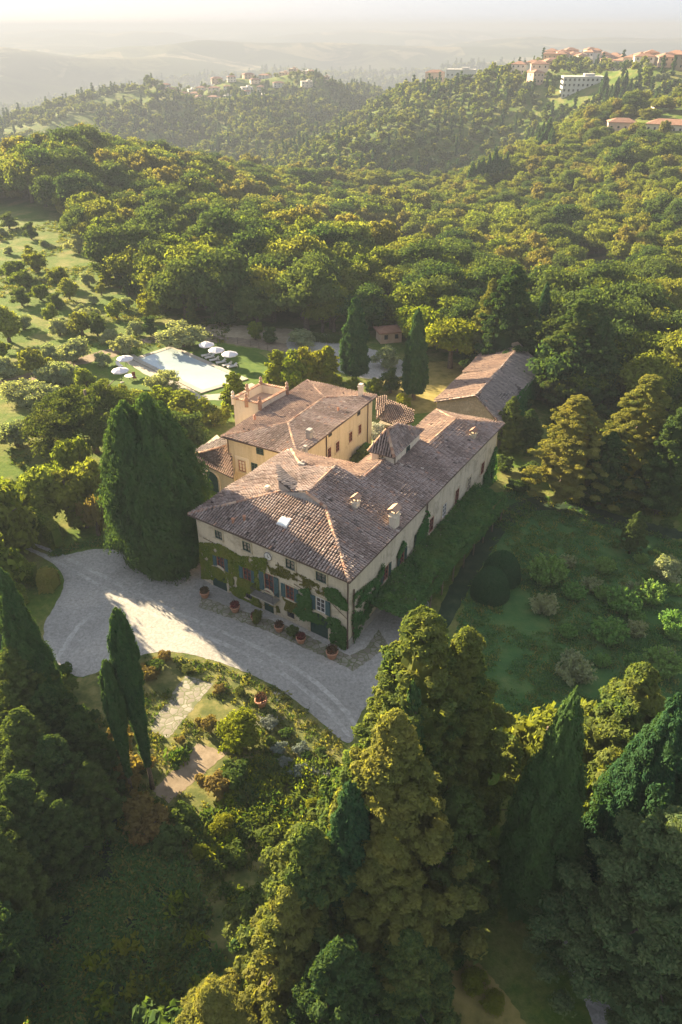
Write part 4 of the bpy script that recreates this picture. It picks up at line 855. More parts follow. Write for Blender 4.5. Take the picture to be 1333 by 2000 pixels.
# ---------------------------------------------------------------- low lean house at the left
k0 = P(362, 890, 4.0); k1 = P(456, 934, 4.0); k2 = PV(452, 868, k1, bv * .2 + bu); k2 = P(453, 868, 6.6); k3 = P(396, 884, 5.4); k4 = P(434, 853, 6.9)
low = thing('annex', 'low annex with reddish hipped tile roof leaning on the left end of the yellow house', 'building', (0, 0, 0))
tiled('roof', [k0, k1, k2, k3], M['tilesred_sunlit'], low, pitch=.36); tiled('roof', [k0, k3, k2, k4], M['tilesgrey_shaded'], low, pitch=.36)
rb = MB(); ridge(rb, k0, k3); ridge(rb, k3, k2); rb.build('ridge_tiles', M['ridge'], low)
kk = [k0 + u3(k1 - k0) * .6 + [.2, .5, 0], k1 + [.0, .5, 0], k1 + [0, 6, 0], k0 + [3.5, 6.5, 0]]
b = MB(); b.prism(kk, -.3, 3.95); b.build('wall', M['wallyellow'], low)
gutter(low, [k0 - [0, 0, .05], k1 - [0, 0, .05]], .08)
KF = Wall(kk[0], kk[1]); t, z = KF.px(419, 962); archdoor(low, KF, t, 2.4, 3.0)
# ---------------------------------------------------------------- low sheds behind, between the house and the grove
sh_ = thing('outbuilding', 'low outbuilding with dark reddish stepped tile roofs behind the yellow house', 'building', (0, 0, 0))
za = 3.6; s0 = P(735, 776, za + 1.4); s1 = P(757, 775, za + 1.4); s2 = P(753, 800, za + .7); s3 = P(735, 820, za); tiled('roof', [s0, s1, s2, s3], M['tilesred_sunlit'], sh_)
s4 = P(757, 779, za + 1.); s5 = P(809, 804, za); s6 = P(809, 823, za - .4); s7 = P(778, 832, za - .4); s8 = P(740, 818, za - .2); tiled('roof', [s4, s5, s6, s7, s8], M['tilesred_sunlit'], sh_)
b = MB(); b.prism([q * [1, 1, 0] + [0, -.0, 0] for q in (s4, s5 - [.5, 0, 0], s6 - [.5, -.5, 0], s7 + [0, .5, 0], s8)][::-1], -.3, 2.7); b.build('wall', M['wallbarn'], sh_)
# ---------------------------------------------------------------- barn
ZB = 4.9
h0 = P(849, 785, ZB); h3 = P(950, 680, ZB); h2 = P(1064, 712, ZB); dv = u3(h2 - h3); du = u3(h3 - h0); h1 = h0 + (h2 - h3)
rr0 = PV(930, 773, h0, h1 - h0); rr1 = PV(1012, 679, h3, h2 - h3); rm = (rr0 + rr1) / 2 - [0, 0, .25]
barn = thing('stone_barn', 'long stone barn with sagging gabled tile roof standing apart behind the villa', 'barn', (0, 0, 0))
hm_ = (h0 + h3) / 2 + [0, 0, -.05]; hn_ = (h1 + h2) / 2
tiled('roof', [h0, rr0, rm, hm_], M['tilesred_sunlit'], barn); tiled('roof', [hm_, rm, rr1, h3], M['tilesred_sunlit'], barn); tiled('roof', [h1, hn_, rm, rr0], M['tilesgrey_shaded'], barn); tiled('roof', [hn_, h2, rr1, rm], M['tilesgrey_shaded'], barn)  # sunlit slope coloured redder, shaded slope coloured greyer
rb = MB(); ridge(rb, rr0, rm); ridge(rb, rm, rr1); ridge(rb, h0, rr0, .12); ridge(rb, h1, rr0, .12); rb.build('ridge_tiles', M['tiles'], barn)
hc = (h0 + h1 + h2 + h3) / 4; w4 = [hc + (q - hc) * .955 for q in (h0, h1, h2, h3)]
b = MB(); b.prism(w4, -.3, ZB - .05); zt = rr0[2] - .2
for (A, B, T_) in ((w4[0], w4[1], rr0), (w4[3], w4[2], rr1)): b.add([A * [1, 1, 0] + [0, 0, ZB - .06], B * [1, 1, 0] + [0, 0, ZB - .06], T_ * [1, 1, 0] + (hc - T_) * [.045, .045, 0] + [0, 0, zt]], [[0, 1, 2]])
b.build('wall', M['wallbarn'], barn)
BF = Wall(w4[0], w4[1])
for x, z in ((3., 3.), (8., 3.)): window(barn, BF, x, z, .8, .8, 'darkiron', None, False, (2, 2))
# ---------------------------------------------------------------- shed with red roof beyond the lane
q = P(760, 668, 0); house(q[0], q[1] + 1, 4.4, 3.4, 2.4, .25, 'housepink', 'small brick hut with red roof beside the lane behind the cypress', None, 'garden_hut', 'hut', 1, 2, 'hip', 0., (.7, .9))
# courtyard arch wall with creeper
AW = Wall(y[1] + bu * 15.5, y[1] + bu * 15.5 - bv * 5)
# ================================================================== GROUNDS
def wobble(poly, step=6., amp=2.2, seed=0):
    out = []; n = len(poly); rg = random.Random(seed)
    for i in range(n):
        x1, y1 = poly[i]; x2, y2 = poly[(i + 1) % n]; L_ = math.hypot(x2 - x1, y2 - y1); k = max(1, int(L_ / step))
        for j in range(k): out.append((x1 + (x2 - x1) * j / k + rg.gauss(0, amp) * (j > 0), y1 + (y2 - y1) * j / k + rg.gauss(0, amp * .6) * (j > 0)))
    return out
def smoothpoly(poly, it=2):
    for _ in range(it):
        q = []; n = len(poly)
        for i in range(n):
            a = poly[i]; b = poly[(i + 1) % n]; q += [(a[0] * .75 + b[0] * .25, a[1] * .75 + b[1] * .25), (a[0] * .25 + b[0] * .75, a[1] * .25 + b[1] * .75)]
        poly = q
    return poly
def sheet(name, poly, mat, z, sm=2, amp=1.6, step=6., seed=1, kind='structure'):
    import bmesh
    pl = wobble(smoothpoly(poly, sm) if sm else poly, step, amp, seed); V = [P(x, y, 0.) * [1, 1, 0] + [0, 0, z] for x, y in pl]
    bm = bmesh.new(); vs = [bm.verts.new(v) for v in V]; f = bm.faces.new(vs); bmesh.ops.triangulate(bm, faces=[f]); me = bpy.data.meshes.new(name); bm.to_mesh(me); bm.free()
    if me.polygons and sum(p.normal.z for p in me.polygons) < 0: me.flip_normals()
    o = link(name, me, mat); o['kind'] = kind; return o
M['gravel'] = surf('grey_gravel', [(.28, (.23, .215, .19)), (.5, (.335, .315, .285)), (.75, (.45, .42, .38))], 3.2, 10, .95, .6, 9., .03, [(.32, (.72, .72, .71)), (.5, (.92, .92, .91)), (.66, (1.1, 1.08, 1.05))], .11, .9, 'World', .1, None, .8)
M['dirt'] = surf('pale_dirt', [(.3, (.17, .13, .085)), (.6, (.26, .20, .14)), (.8, (.34, .28, .20))], 1.2, 8, .95, .5, 6., .04, [(.3, (.7, .7, .66)), (.6, (1, 1, 1))], .2, .8, 'World', .1)
M['lawn'] = surf('lawn', [(.3, (.045, .09, .014)), (.55, (.08, .13, .02)), (.8, (.13, .16, .03))], .8, 7, .95, .5, 8., .03, [(.3, (.75, .8, .7)), (.7, (1.15, 1.05, .9))], .12, .8, 'World', .1)
M['rough'] = surf('rough_meadow', [(.28, (.03, .085, .026)), (.5, (.055, .12, .034)), (.68, (.10, .145, .045)), (.88, (.20, .18, .07))], .35, 8, .95, .7, 3., .12, [(.3, (.7, .75, .7)), (.7, (1.1, 1.1, 1))], .07, .8, 'World', .1)
M['drygrass'] = surf('dry_lawn', [(.3, (.12, .11, .03)), (.5, (.26, .21, .065)), (.8, (.36, .28, .11))], .5, 8, .95, .5, 5., .05, None, .1, .8, 'World', .1)
M['garden'] = surf('garden_ground', [(.28, (.04, .06, .018)), (.48, (.10, .11, .032)), (.62, (.19, .17, .06)), (.85, (.26, .21, .10))], .55, 8, .95, .6, 4., .06, None, .1, .8, 'World', .1)
M['shadeground'] = surf('shade_dark_ground', [(.28, (.012, .028, .014)), (.5, (.028, .050, .022)), (.8, (.075, .085, .045))], .5, 8, .95, .6, 4., .08, None, .1, .8, 'World', .1)  # ground colour darkened to carry the shade lying on it
def pavemat():
    m, t, out = nmat('stone_paving'); tc = t.nodes.new('ShaderNodeNewGeometry'); mp = N(t, 'ShaderNodeMapping'); mp.inputs['Rotation'].default_value = (0, 0, R(57)); t.links.new(tc.outputs['Position'], mp.inputs[0])
    v = N(t, 'ShaderNodeTexVoronoi', i_Scale=1.7); v.feature = 'DISTANCE_TO_EDGE'; t.links.new(mp.outputs[0], v.inputs['Vector']); v2 = N(t, 'ShaderNodeTexVoronoi', i_Scale=1.7); t.links.new(mp.outputs[0], v2.inputs['Vector'])
    sx = t.nodes.new('ShaderNodeSeparateColor'); t.links.new(v2.outputs['Color'], sx.inputs[0]); c = ramp(t, sx.outputs[0], [(0, (.17, .145, .11)), (1, (.28, .25, .205))])
    c = mix(t, ramp(t, v.outputs['Distance'], [(.02, (1, 1, 1)), (.09, (0, 0, 0))]), c, (.11, .12, .05)); c = mix(t, ramp(t, noise(t, 1.2, 6, .7, 'World'), [(.5, (0, 0, 0)), (.72, (.8, .8, .8))]), c, (.10, .12, .04))
    b = N(t, 'ShaderNodeBsdfPrincipled'); b.inputs['Roughness'].default_value = .95; t.links.new(c, b.inputs['Base Color']); bn = N(t, 'ShaderNodeBump'); bn.inputs['Strength'].default_value = .6; bn.inputs['Distance'].default_value = .04; t.links.new(v.outputs['Distance'], bn.inputs['Height']); t.links.new(bn.outputs[0], b.inputs['Normal']); t.links.new(b.outputs[0], out.inputs[0]); return m
M['paving'] = pavemat()
sheet('gravel_yard', [(30, 1052), (100, 1092), (185, 1070), (240, 1075), (300, 1085), (390, 1060), (560, 1130), (700, 1190), (860, 1150), (800, 1290), (700, 1390), (693, 1450), (670, 1452), (600, 1385), (540, 1340), (470, 1308), (400, 1284), (330, 1270), (270, 1280), (200, 1310), (140, 1330), (70, 1240), (130, 1150), (120, 1110), (60, 1075), (10, 1062)], M['gravel'], .024, 2, 1.2)
sheet('meadow', [(985, 940), (1060, 985), (1333, 1060), (1500, 1100), (1500, 1460), (1333, 1420), (1000, 1420), (880, 1300), (900, 1180), (960, 1080)], M['rough'], .012, 2, 2.5)
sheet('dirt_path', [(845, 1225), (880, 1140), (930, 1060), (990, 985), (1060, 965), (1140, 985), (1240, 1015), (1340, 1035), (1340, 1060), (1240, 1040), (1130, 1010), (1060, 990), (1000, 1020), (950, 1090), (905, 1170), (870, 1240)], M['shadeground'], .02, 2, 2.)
sheet('pool_lawn', [(205, 712), (262, 672), (340, 668), (400, 664), (520, 688), (530, 735), (480, 790), (330, 800), (220, 760)], M['lawn'], .012, 1, 1.2)
sheet('dirt_track', [(380, 648), (470, 652), (560, 672), (665, 690), (760, 700), (850, 722), (850, 740), (760, 726), (660, 712), (560, 694), (480, 676), (400, 664), (300, 672), (250, 690), (140, 716), (80, 740), (-20, 760), (-20, 748), (80, 724), (200, 684), (300, 656)], M['dirt'], .008, 2, 1.5)
M['sun_painted_dirt'] = surf('sun_painted_dirt', [(.3, (.27, .22, .14)), (.6, (.38, .31, .21)), (.8, (.46, .38, .27))], .9, 8, .95, .5, 6., .04, None, .1, .8, 'World', .1)  # paler copy of the dirt, with sunlight put into its colour
sheet('bare_ground', [(380, 636), (440, 632), (520, 640), (600, 645), (650, 655), (640, 672), (560, 672), (480, 660), (400, 655)], M['sun_painted_dirt'], .0105, 2, 1.5)
sheet('gravel_lane', [(560, 650), (640, 662), (760, 690), (800, 712), (790, 740), (690, 740), (640, 712), (560, 690)], M['gravel'], .016, 2, 1.2)
sheet('dry_lawn', [(735, 740), (800, 706), (905, 705), (930, 740), (870, 800), (800, 812), (745, 790)], M['drygrass'], .012, 2, 1.5)
sheet('garden_ground', [(135, 1335), (270, 1281), (330, 1271), (400, 1285), (470, 1309), (540, 1341), (600, 1386), (672, 1455), (690, 1600), (640, 1700), (520, 1800), (430, 1900), (380, 1760), (340, 1640), (240, 1560), (160, 1480), (60, 1300)], M['garden'], .012, 1, 2.)
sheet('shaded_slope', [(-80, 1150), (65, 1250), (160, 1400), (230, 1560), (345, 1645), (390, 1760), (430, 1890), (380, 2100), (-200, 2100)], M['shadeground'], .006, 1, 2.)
sheet('paved_path', [(362, 1320), (418, 1334), (330, 1442), (296, 1430), (300, 1408)], M['paving'], .02, 0, 1.2)
sheet('paved_path', [(385, 1452), (445, 1470), (330, 1570), (300, 1545)], M['dirt'], .02, 0, 1.6)
sheet('stone_slab', [(528, 1352), (545, 1352), (555, 1362), (540, 1372)], M['stone'], .05, 0, .3)
sheet('paved_path', [(440, 1398), (520, 1392), (560, 1402), (520, 1420), (445, 1418)], M['paving'], .02, 0, 1.5)
sheet('stone_apron', [(395, 1166), (560, 1222), (683, 1281), (712, 1268), (740, 1230), (760, 1262), (690, 1312), (670, 1300), (530, 1236), (388, 1186)], M['paving'], .032, 0, 1.)
sheet('lower_drive', [(1010, 1640), (1075, 1700), (1180, 1835), (1340, 1990), (1420, 2060), (1200, 2120), (1130, 1920), (1040, 1800), (985, 1720)], M['gravel'], .012, 1, 1.2)
sheet('dry_ground', [(830, 1890), (900, 1840), (1030, 1990), (1060, 2090), (760, 2090), (800, 1940)], M['drygrass'], .016, 1, 1.5)
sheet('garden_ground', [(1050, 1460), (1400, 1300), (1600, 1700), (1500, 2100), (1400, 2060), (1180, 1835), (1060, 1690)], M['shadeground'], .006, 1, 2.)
M['track'] = surf('worn_gravel', [(.28, (.26, .245, .22)), (.5, (.375, .355, .325)), (.75, (.48, .45, .415))], 2.4, 10, .95, .5, 9., .03, [(.35, (.8, .8, .78)), (.6, (1.05, 1.04, 1.02))], .3, .9, 'World', .1)
for pth in ([(60, 1072), (140, 1112), (220, 1160), (330, 1215), (450, 1262), (560, 1318), (640, 1382), (684, 1440)], [(66, 1062), (150, 1098), (240, 1146), (350, 1200), (470, 1248), (580, 1304), (658, 1366), (700, 1424)], [(110, 1290), (160, 1210), (250, 1150), (345, 1105), (400, 1085)]):
    wp_ = [P(*q)[:2] for q in pth]
    for _ in range(3): wp_ = [wp_[0]] + [c for a, b2_ in zip(wp_[:-1], wp_[1:]) for c in (a * .75 + b2_ * .25, a * .25 + b2_ * .75)] + [wp_[-1]]
    V = []; hw = .26
    for k, q in enumerate(wp_):
        d = wp_[min(k + 1, len(wp_) - 1)] - wp_[max(k - 1, 0)]; d = d / np.linalg.norm(d); s_ = np.array([-d[1], d[0]]); e0, e1 = [hw * RNG.uniform(.75, 1.25) * min(1, k / 5 + .1, (len(wp_) - 1 - k) / 5 + .1) for _ in (0, 1)]
        zt = .0262 + .0018 * (pth[0][0] > 62) + .0018 * (pth[0][0] > 100); V += [[*(q + s_ * e0), zt], [*(q - s_ * e1), zt]]
    o = link('wheel_track', mesh_np('wheel_track', V, np.array([[2 * k, 2 * k + 1, 2 * k + 3, 2 * k + 2] for k in range(len(wp_) - 1)])), M['track']); o['kind'] = 'structure'
    if sum(p.normal.z for p in o.data.polygons) < 0: o.data.flip_normals()
# ---------------------------------------------------------------- pool
pa, pb, pc, pd_ = P(271, 702), P(335, 681), P(470, 741), P(396, 763)
pool = thing('swimming_pool', 'long rectangular pool of pale milky water with stone edge on the lawn', 'pool', (0, 0, 0))
pm = (pa + pb + pc + pd_) / 4
def ringmesh(inner, outer, z0, z1):
    b = MB(); n = 4
    for i in range(4):
        A, B, C_, D = inner[i], inner[(i + 1) % 4], outer[(i + 1) % 4], outer[i]; b.prism([A, B, C_, D], z0, z1)
    return b
outq = []
for i, q in enumerate((pa, pb, pc, pd_)):
    nx = (pb if i == 0 else pc if i == 1 else pd_ if i == 2 else pa); pv_ = (pd_, pa, pb, pc)[i]
    outq.append(q - u3(nx - q) * 1.0 - u3(pv_ - q) * 1.0)
M['coping'] = surf('travertine_edge', [(.3, (.27, .24, .19)), (.7, (.38, .34, .28))], 2, 5, .9, .3)
ringmesh([pa, pb, pc, pd_], outq, .0, .17).build('pool_edge', M['coping'], pool)
m, t, out = nmat('pool_water'); b_ = N(t, 'ShaderNodeBsdfPrincipled'); b_.inputs['Roughness'].default_value = .13; b_.inputs['Specular IOR Level'].default_value = .5; t.links.new(ramp(t, noise(t, .12, 4, .6, 'World'), [(.3, (.29, .35, .37)), (.7, (.38, .43, .44))]), b_.inputs['Base Color']); bn = N(t, 'ShaderNodeBump'); bn.inputs['Strength'].default_value = .12; bn.inputs['Distance'].default_value = .05; t.links.new(noise(t, 2.2, 3, .6, 'World'), bn.inputs['Height']); t.links.new(bn.outputs[0], b_.inputs['Normal']); t.links.new(b_.outputs[0], out.inputs[0])
b = MB(); b.prism([pa, pb, pc, pd_], .02, .12); b.build('water', m, pool)
b = MB(); 
for k in range(5): 
    q = pa * (.78 - .03 * k) + pb * (.22 + .03 * k)
b = MB(); q = pb * .9 + pa * .1
for s_ in (-.25, .25): b.tube([q + [s_, .5, .1], q + [s_, .4, .95], q + [s_, -.3, .95], q + [s_, -.5, .1]], .035, 5)
b.build('pool_ladder', M['darkiron'], pool)
sheet('stone_deck', [(232, 700), (262, 692), (296, 716), (330, 728), (392, 772), (440, 768), (492, 748), (505, 756), (430, 782), (380, 780), (300, 740)], M['coping'], .02, 0, .6)
# ---------------------------------------------------------------- parasols, loungers, table, fence
M['canvas'] = plain('pale_canvas', (.62, .58, .60), .9)
M['cushion'] = plain('white_cushion', (.66, .62, .58), .9)
def parasol_proto():
    e = thing('parasol', '', 'parasol', (0, 0, 0)); b = MB(); n = 8; V = [(0, 0, 2.85)]; 
    for (r, z) in ((.8, 2.62), (1.55, 2.3), (1.56, 2.14)): V += [(r * math.cos(2 * math.pi * k / n), r * math.sin(2 * math.pi * k / n), z) for k in range(n)]
    F = [[0, 1 + k, 1 + (k + 1) % n] for k in range(n)]
    for j in range(2): F += [[1 + j * n + k, 1 + (j + 1) * n + k, 1 + (j + 1) * n + (k + 1) % n, 1 + j * n + (k + 1) % n] for k in range(n)]
    b.add(V, F); b.build('canopy', M['canvas'], e)
    b = MB(); b.tube([(0, 0, .05), (0, 0, 2.95)], .035, 6); b.build('pole', M['darkiron'], e); b = MB(); b.lathe([(.35, .0), (.35, .08), (.08, .14)], n=10); b.build('base', M['stone'], e); return reg(e)
def lounger_proto():
    e = thing('sun_lounger', '', 'sun lounger', (0, 0, 0)); b = MB(); b.box((0, -.35, .34), (.66, 1.3, .1)); b.build('seat', M['cushion'], e)
    b = MB(); b.box((0, .58, .56), (.66, .8, .09), 0, .62); b.build('backrest', M['cushion'], e); b = MB(); b.box((0, -.05, .26), (.7, 1.95, .05)); b.build('frame', M['whitewood'], e)
    for sx in (-1, 1):
        for sy in (-.9, .8): b = MB(); b.box((sx * .31, sy, .12), (.05, .05, .24)); b.build('leg', M['whitewood'], e)
    return reg(e)
pp = parasol_proto(); first = True
for (x, y, lab) in ((406, 683, 'pale parasol farthest along the right side of the pool'), (425, 694, 'pale parasol in the middle of the row beside the pool'), (451, 702, 'pale parasol nearest the villa in the row beside the pool'), (248, 711, 'pale parasol at the far left corner of the pool'), (239, 735, 'pale parasol on the lawn left of the pool over a small table')):
    o = pp if first else dup(pp); first = False; q = P(x, y + 12, 0); o.location = q; o.rotation_euler = (0, 0, random.random()); tag(o, lab, 'parasol', 'parasols round the pool')
lp = lounger_proto(); first = True
for i, (x, y, lab) in enumerate(((404, 696, 'white lounger farthest from the villa under the far parasol'), (411, 700, 'white lounger second from the far end of the poolside row'), (420, 705, 'white lounger third in the poolside row between two parasols'), (433, 710, 'white lounger under the middle parasol by the pool'), (445, 715, 'white lounger last but one in the poolside row'), (455, 718, 'white lounger nearest the villa in the poolside row'), (234, 716, 'brown backed lounger on the lawn under the left parasol'))):
    o = lp if first else dup(lp); first = False; o.location = P(x, y, .0); o.rotation_euler = (0, 0, R(-62) if i < 6 else R(40)); tag(o, lab, 'sun lounger', 'sun loungers by the pool')
e = thing('garden_table', 'low white table beside a dark chair on the lawn left of the pool', 'table', P(254, 741, 0)); b = MB(); b.lathe([(.9, .68), (.9, .74)], n=12); b.build('top', M['whitewood'], e); b = MB(); b.tube([(0, 0, 0), (0, 0, .68)], .06, 6); b.build('leg', M['darkiron'], e)
e = thing('garden_chair', 'dark reddish high backed chair beside the white table', 'chair', P(264, 742, 0), .6); b = MB(); b.box((0, 0, .45), (.6, .6, .08)); b.build('seat', M['redwood'], e); b = MB(); b.box((0, .28, .95), (.6, .06, 1.0)); b.build('backrest', M['redwood'], e)
for sx in (-1, 1):
    for sy in (-1, 1): b = MB(); b.box((sx * .26, sy * .26, .2), (.05, .05, .41)); b.build('leg', M['redwood'], e)
def fence(pts, label, h_=1.15, gap=2.2):
    e = thing('wire_fence', label, 'fence', (0, 0, 0)); rail = MB()
    for (a, b2_) in zip(pts[:-1], pts[1:]):
        A = P(*a); B = P(*b2_); n_ = max(1, int(np.linalg.norm(B - A) / gap))
        for k in range(n_): q = A + (B - A) * k / n_; pb_ = MB(); pb_.box((0, 0, h_ / 2), (.09, .09, h_)); o = pb_.build('post', M['bark'], e); o.location = q
        for z in (.45, .8, 1.08): rail.tube([A + [0, 0, z], B + [0, 0, z]], .022, 4)
    rail.build('wires', M['darkiron'], e)
fence([(395, 660), (440, 668), (490, 676), (540, 690), (560, 697)], 'thin post and wire fence between the pool lawn and the dirt track')
fence([(385, 662), (330, 664), (300, 668), (262, 680)], 'short post fence behind the far left corner of the pool')
# ---------------------------------------------------------------- terracotta pots
def pot_proto():
    e = thing('flower_pot', '', 'flower pot', (0, 0, 0)); b = MB(); b.lathe([(.34, 0), (.44, .3), (.5, .62), (.56, .64), (.56, .76), (.46, .76), (.44, .66)], n=14); b.build('pot', M['terracotta'], e, True)
    rg = np.random.default_rng(3); p, c = blobleaves([(np.array([.25 * math.cos(a), .25 * math.sin(a), .95]), .3) for a in range(0, 6)], 60, .16, rg, 1.2, 0, .8); me = leafmesh('flowers', p, c); link('flowers', me, M['redbloom'], e); return reg(e)
po = pot_proto(); first = True
for (x, y, s_, lab) in ((401, 1166, 1., 'terracotta pot of red flowers at the left end of the villa front'), (460, 1194, 1., 'terracotta pot of red flowers right of the left arched gate'), (500, 1213, .95, 'terracotta pot left of the middle door of the villa'), (546, 1232, .95, 'terracotta pot right of the middle door of the villa'), (588.5, 1255, .95, 'terracotta pot left of the right arched gate'), (649, 1284, 1.15, 'largest terracotta pot of red flowers near the corner of the villa'), (511, 1378, 1.1, 'terracotta pot standing in the garden beside a stone slab')):
    o = po if first else dup(po); first = False; o.location = P(x, y, 0.); o.scale = (s_,) * 3; tag(o, lab, 'flower pot', 'terracotta flower pots')
# ================================================================== CLIMBERS ON THE WALLS
AVOID = [[(419, 1126), (450, 1140), (452, 1184), (419, 1172)], [(608, 1216), (643, 1230), (643, 1270), (608, 1254)], [(518, 1178), (541, 1186), (541, 1222), (518, 1212)], [(481, 1156), (495, 1161), (495, 1170), (481, 1166)], [(562, 1193), (577, 1198), (577, 1208), (562, 1203)]] + [[(x - w_, y - h_ - w_ * .4), (x + w_, y - h_ + w_ * .4), (x + w_, y + h_ + w_ * .4), (x - w_, y + h_ - w_ * .4)] for x, y, w_, h_ in ((432.5, 1098, 15, 12), (484, 1120, 15, 12), (527, 1140, 18, 17), (567.5, 1157, 15, 12), (627.5, 1181, 16, 12))]
def climber(name, wl, polys, n, size, mat, label, cat='ivy', off=(.06, .28), z0=0., dens=None, seed=1, gapth=.0):
    rg = np.random.default_rng(seed); parts = []; base = None
    for (poly, k) in polys:
        q = [wl.px(*p) for p in poly]; xs = [a for a, _ in q]; zs = [max(z0, b) for _, b in q]; q = list(zip(xs, zs)); m_ = int(n * k)
        t = rg.uniform(min(xs), max(xs), m_ * 3); z = rg.uniform(min(zs), max(zs), m_ * 3); ins_ = inpoly(t, z, q) & (vnoise(t * 10, z * 10, 9, seed) * .6 + vnoise(t * 10, z * 10, 3.5, seed + 1) * .4 > gapth)
        if wl is FR:
            for av in AVOID: ins_ &= ~inpoly(t, z, [wl.px(*p) for p in av])
        t = t[ins_][:m_]; z = z[ins_][:m_]
        if len(t) == 0: continue
        d = rg.uniform(off[0], off[1], len(t)) * (.5 + .8 * vnoise(t * 10, z * 10, 7, seed + 2)); C = wl.A + np.outer(t, wl.d) + np.outer(d, wl.n) + np.outer(z, [0, 0, 1.]); Nn = np.tile(wl.n + np.array([0, 0, .4]), (len(t), 1)); parts.append(quads(C, Nn, size, rg, 1.1, 0, .5))
    o = link(name, leafmesh(name, parts), mat); return tag(o, label, cat)
climber('climbing_ivy', FR, [([(390, 1058), (430, 1062), (470, 1085), (524, 1090), (520, 1115), (512, 1135), (504, 1160), (476, 1140), (470, 1120), (448, 1106), (421, 1085), (421, 1108), (440, 1117), (470, 1126), (480, 1140), (505, 1165), (512, 1185), (514, 1205), (503, 1208), (488, 1178), (468, 1180), (466, 1200), (446, 1150), (430, 1133), (396, 1128)], 1.6), ([(396, 1075), (440, 1075), (470, 1100), (500, 1110), (515, 1120), (505, 1180), (460, 1180), (445, 1140), (396, 1128)], 1.0), ([(455, 1130), (500, 1150), (512, 1200), (480, 1200), (462, 1180)], 1.2)], 5600, .17, M['ivy'], 'dense green ivy over the left half of the villa front', off=(.03, .22), gapth=.34)
climber('climbing_ivy', FR, [([(520, 1098), (545, 1102), (600, 1128), (640, 1150), (679, 1172), (679, 1186), (640, 1166), (610, 1152), (560, 1130), (530, 1120)], .7), ([(545, 1160), (560, 1175), (556, 1190), (600, 1205), (600, 1190), (575, 1175)], .5), ([(500, 1175), (545, 1184), (548, 1196), (528, 1192), (505, 1190)], .5)], 2600, .15, leafmat('yellow_ivy', (.10, .11, .02), (.19, .17, .04), (.2, .13, .04), .3), 'thin yellowing ivy strands across the right half of the villa front', off=(.03, .14), gapth=.4, seed=4)
climber('climbing_ivy', FR, [([(585, 1150), (605, 1148), (612, 1170), (614, 1195), (640, 1200), (662, 1208), (679, 1230), (679, 1266), (650, 1262), (646, 1228), (632, 1216), (612, 1212), (590, 1206), (578, 1190)], 1.6), ([(640, 1145), (660, 1150), (682, 1178), (682, 1190), (655, 1176), (640, 1165)], .6)], 4200, .17, M['vine'], 'dark green creeper round the right arched gate at the corner of the villa', off=(.08, .45), gapth=.36, seed=7)
climber('climbing_ivy', RT, [([(690, 1160), (712, 1142), (732, 1128), (736, 1135), (722, 1160), (735, 1170), (716, 1205), (694, 1240), (688, 1262), (686, 1200)], 1.3), ([(738, 1120), (746, 1098), (742, 1130), (742, 1168), (724, 1172), (727, 1140)], 1.0)], 3000, .17, M['vine'], 'bright green creeper climbing the long side wall near the corner', off=(.06, .4), gapth=.42, seed=9)
climber('climbing_ivy', RT, [([(808, 1070), (810, 1045), (825, 1020), (832, 995), (836, 1000), (832, 1050), (822, 1060)], .8), ([(940, 960), (944, 930), (955, 905), (968, 870), (966, 950), (955, 962)], 1.6), ([(773, 1090), (786, 1056), (790, 1060), (780, 1086)], .25)], 2600, .19, M['vine'], 'creeper patches along the middle and far end of the long side wall', off=(.06, .35), gapth=.25, seed=12)
climber('climbing_ivy', Wall(w4[1], w4[2]), [([(985, 800), (1060, 715), (1062, 770), (1000, 860)], 3.)], 2600, .32, M['vine'], 'thick ivy covering the right hand wall of the stone barn', off=(.08, .4), gapth=.15, seed=15)
climber('climbing_ivy', YR, [([(690, 905), (694, 880), (712, 862), (725, 872), (722, 885), (706, 882), (698, 900)], 1.)], 900, .25, M['vine'], 'dark creeper round the courtyard arch of the yellow house', off=(.1, .5), seed=16)
# ivy stems on the front
b = MB(); rg = random.Random(5)
for (pts) in ([(548, 1110), (556, 1122), (590, 1135)], [(543, 1098), (552, 1118), (556, 1126)], [(560, 1124), (600, 1140), (640, 1165), (672, 1192)], [(640, 1168), (662, 1192), (680, 1210)], [(395, 1112), (420, 1112), (442, 1126)], [(590, 1122), (594, 1138), (610, 1150)], [(398, 1050), (430, 1066), (450, 1075)], [(575, 1140), (610, 1162), (640, 1180)]):
    b.tube([FR.pt(*FR.px(*p), .05) for p in pts], [.05, .04, .025][:len(pts)] + [.02] * (len(pts) - 3), 5)
tag(b.build('bare_vine', M['barkgold'], None), 'bare woody vine stems trailing over the plaster of the villa front', 'vine')
# ---------------------------------------------------------------- vine pergola along the side wall
pg = [P(x, y, 3.3) for x, y in ((735, 1160), (788, 1203), (982, 985), (931, 957))]
t0 = float((pg[0] - RT.A) @ RT.d); t1_ = float((pg[3] - RT.A) @ RT.d); t0 = min(t0, float((pg[1] - RT.A) @ RT.d)); dpt = 4.6
perg = thing('pergola', 'long vine covered pergola built against the side wall of the villa', 'pergola', (0, 0, 0))
rg = np.random.default_rng(21); n = 34000; tt = rg.uniform(t0 - .3, t1_ + .3, n); oo = rg.uniform(.05, 1, n) * (dpt - .5 + 1.1 * vnoise(tt * 10, tt * 0, 17, 35)); wv = .95 * vnoise(tt * 10, oo * 10, 19, 31) ** 1.5 + .5 * vnoise(tt * 10, oo * 10, 6, 32)
zz = 3.15 + wv * rg.uniform(.5, 1.15, n); edge_ = rg.random(n) < .22; oo = np.where(edge_, dpt + rg.uniform(-.1, .5, n), oo); zz = np.where(edge_, 3.4 - rg.random(n) ** 2 * 2.0 * vnoise(tt * 10, tt * 0, 12, 33), zz)
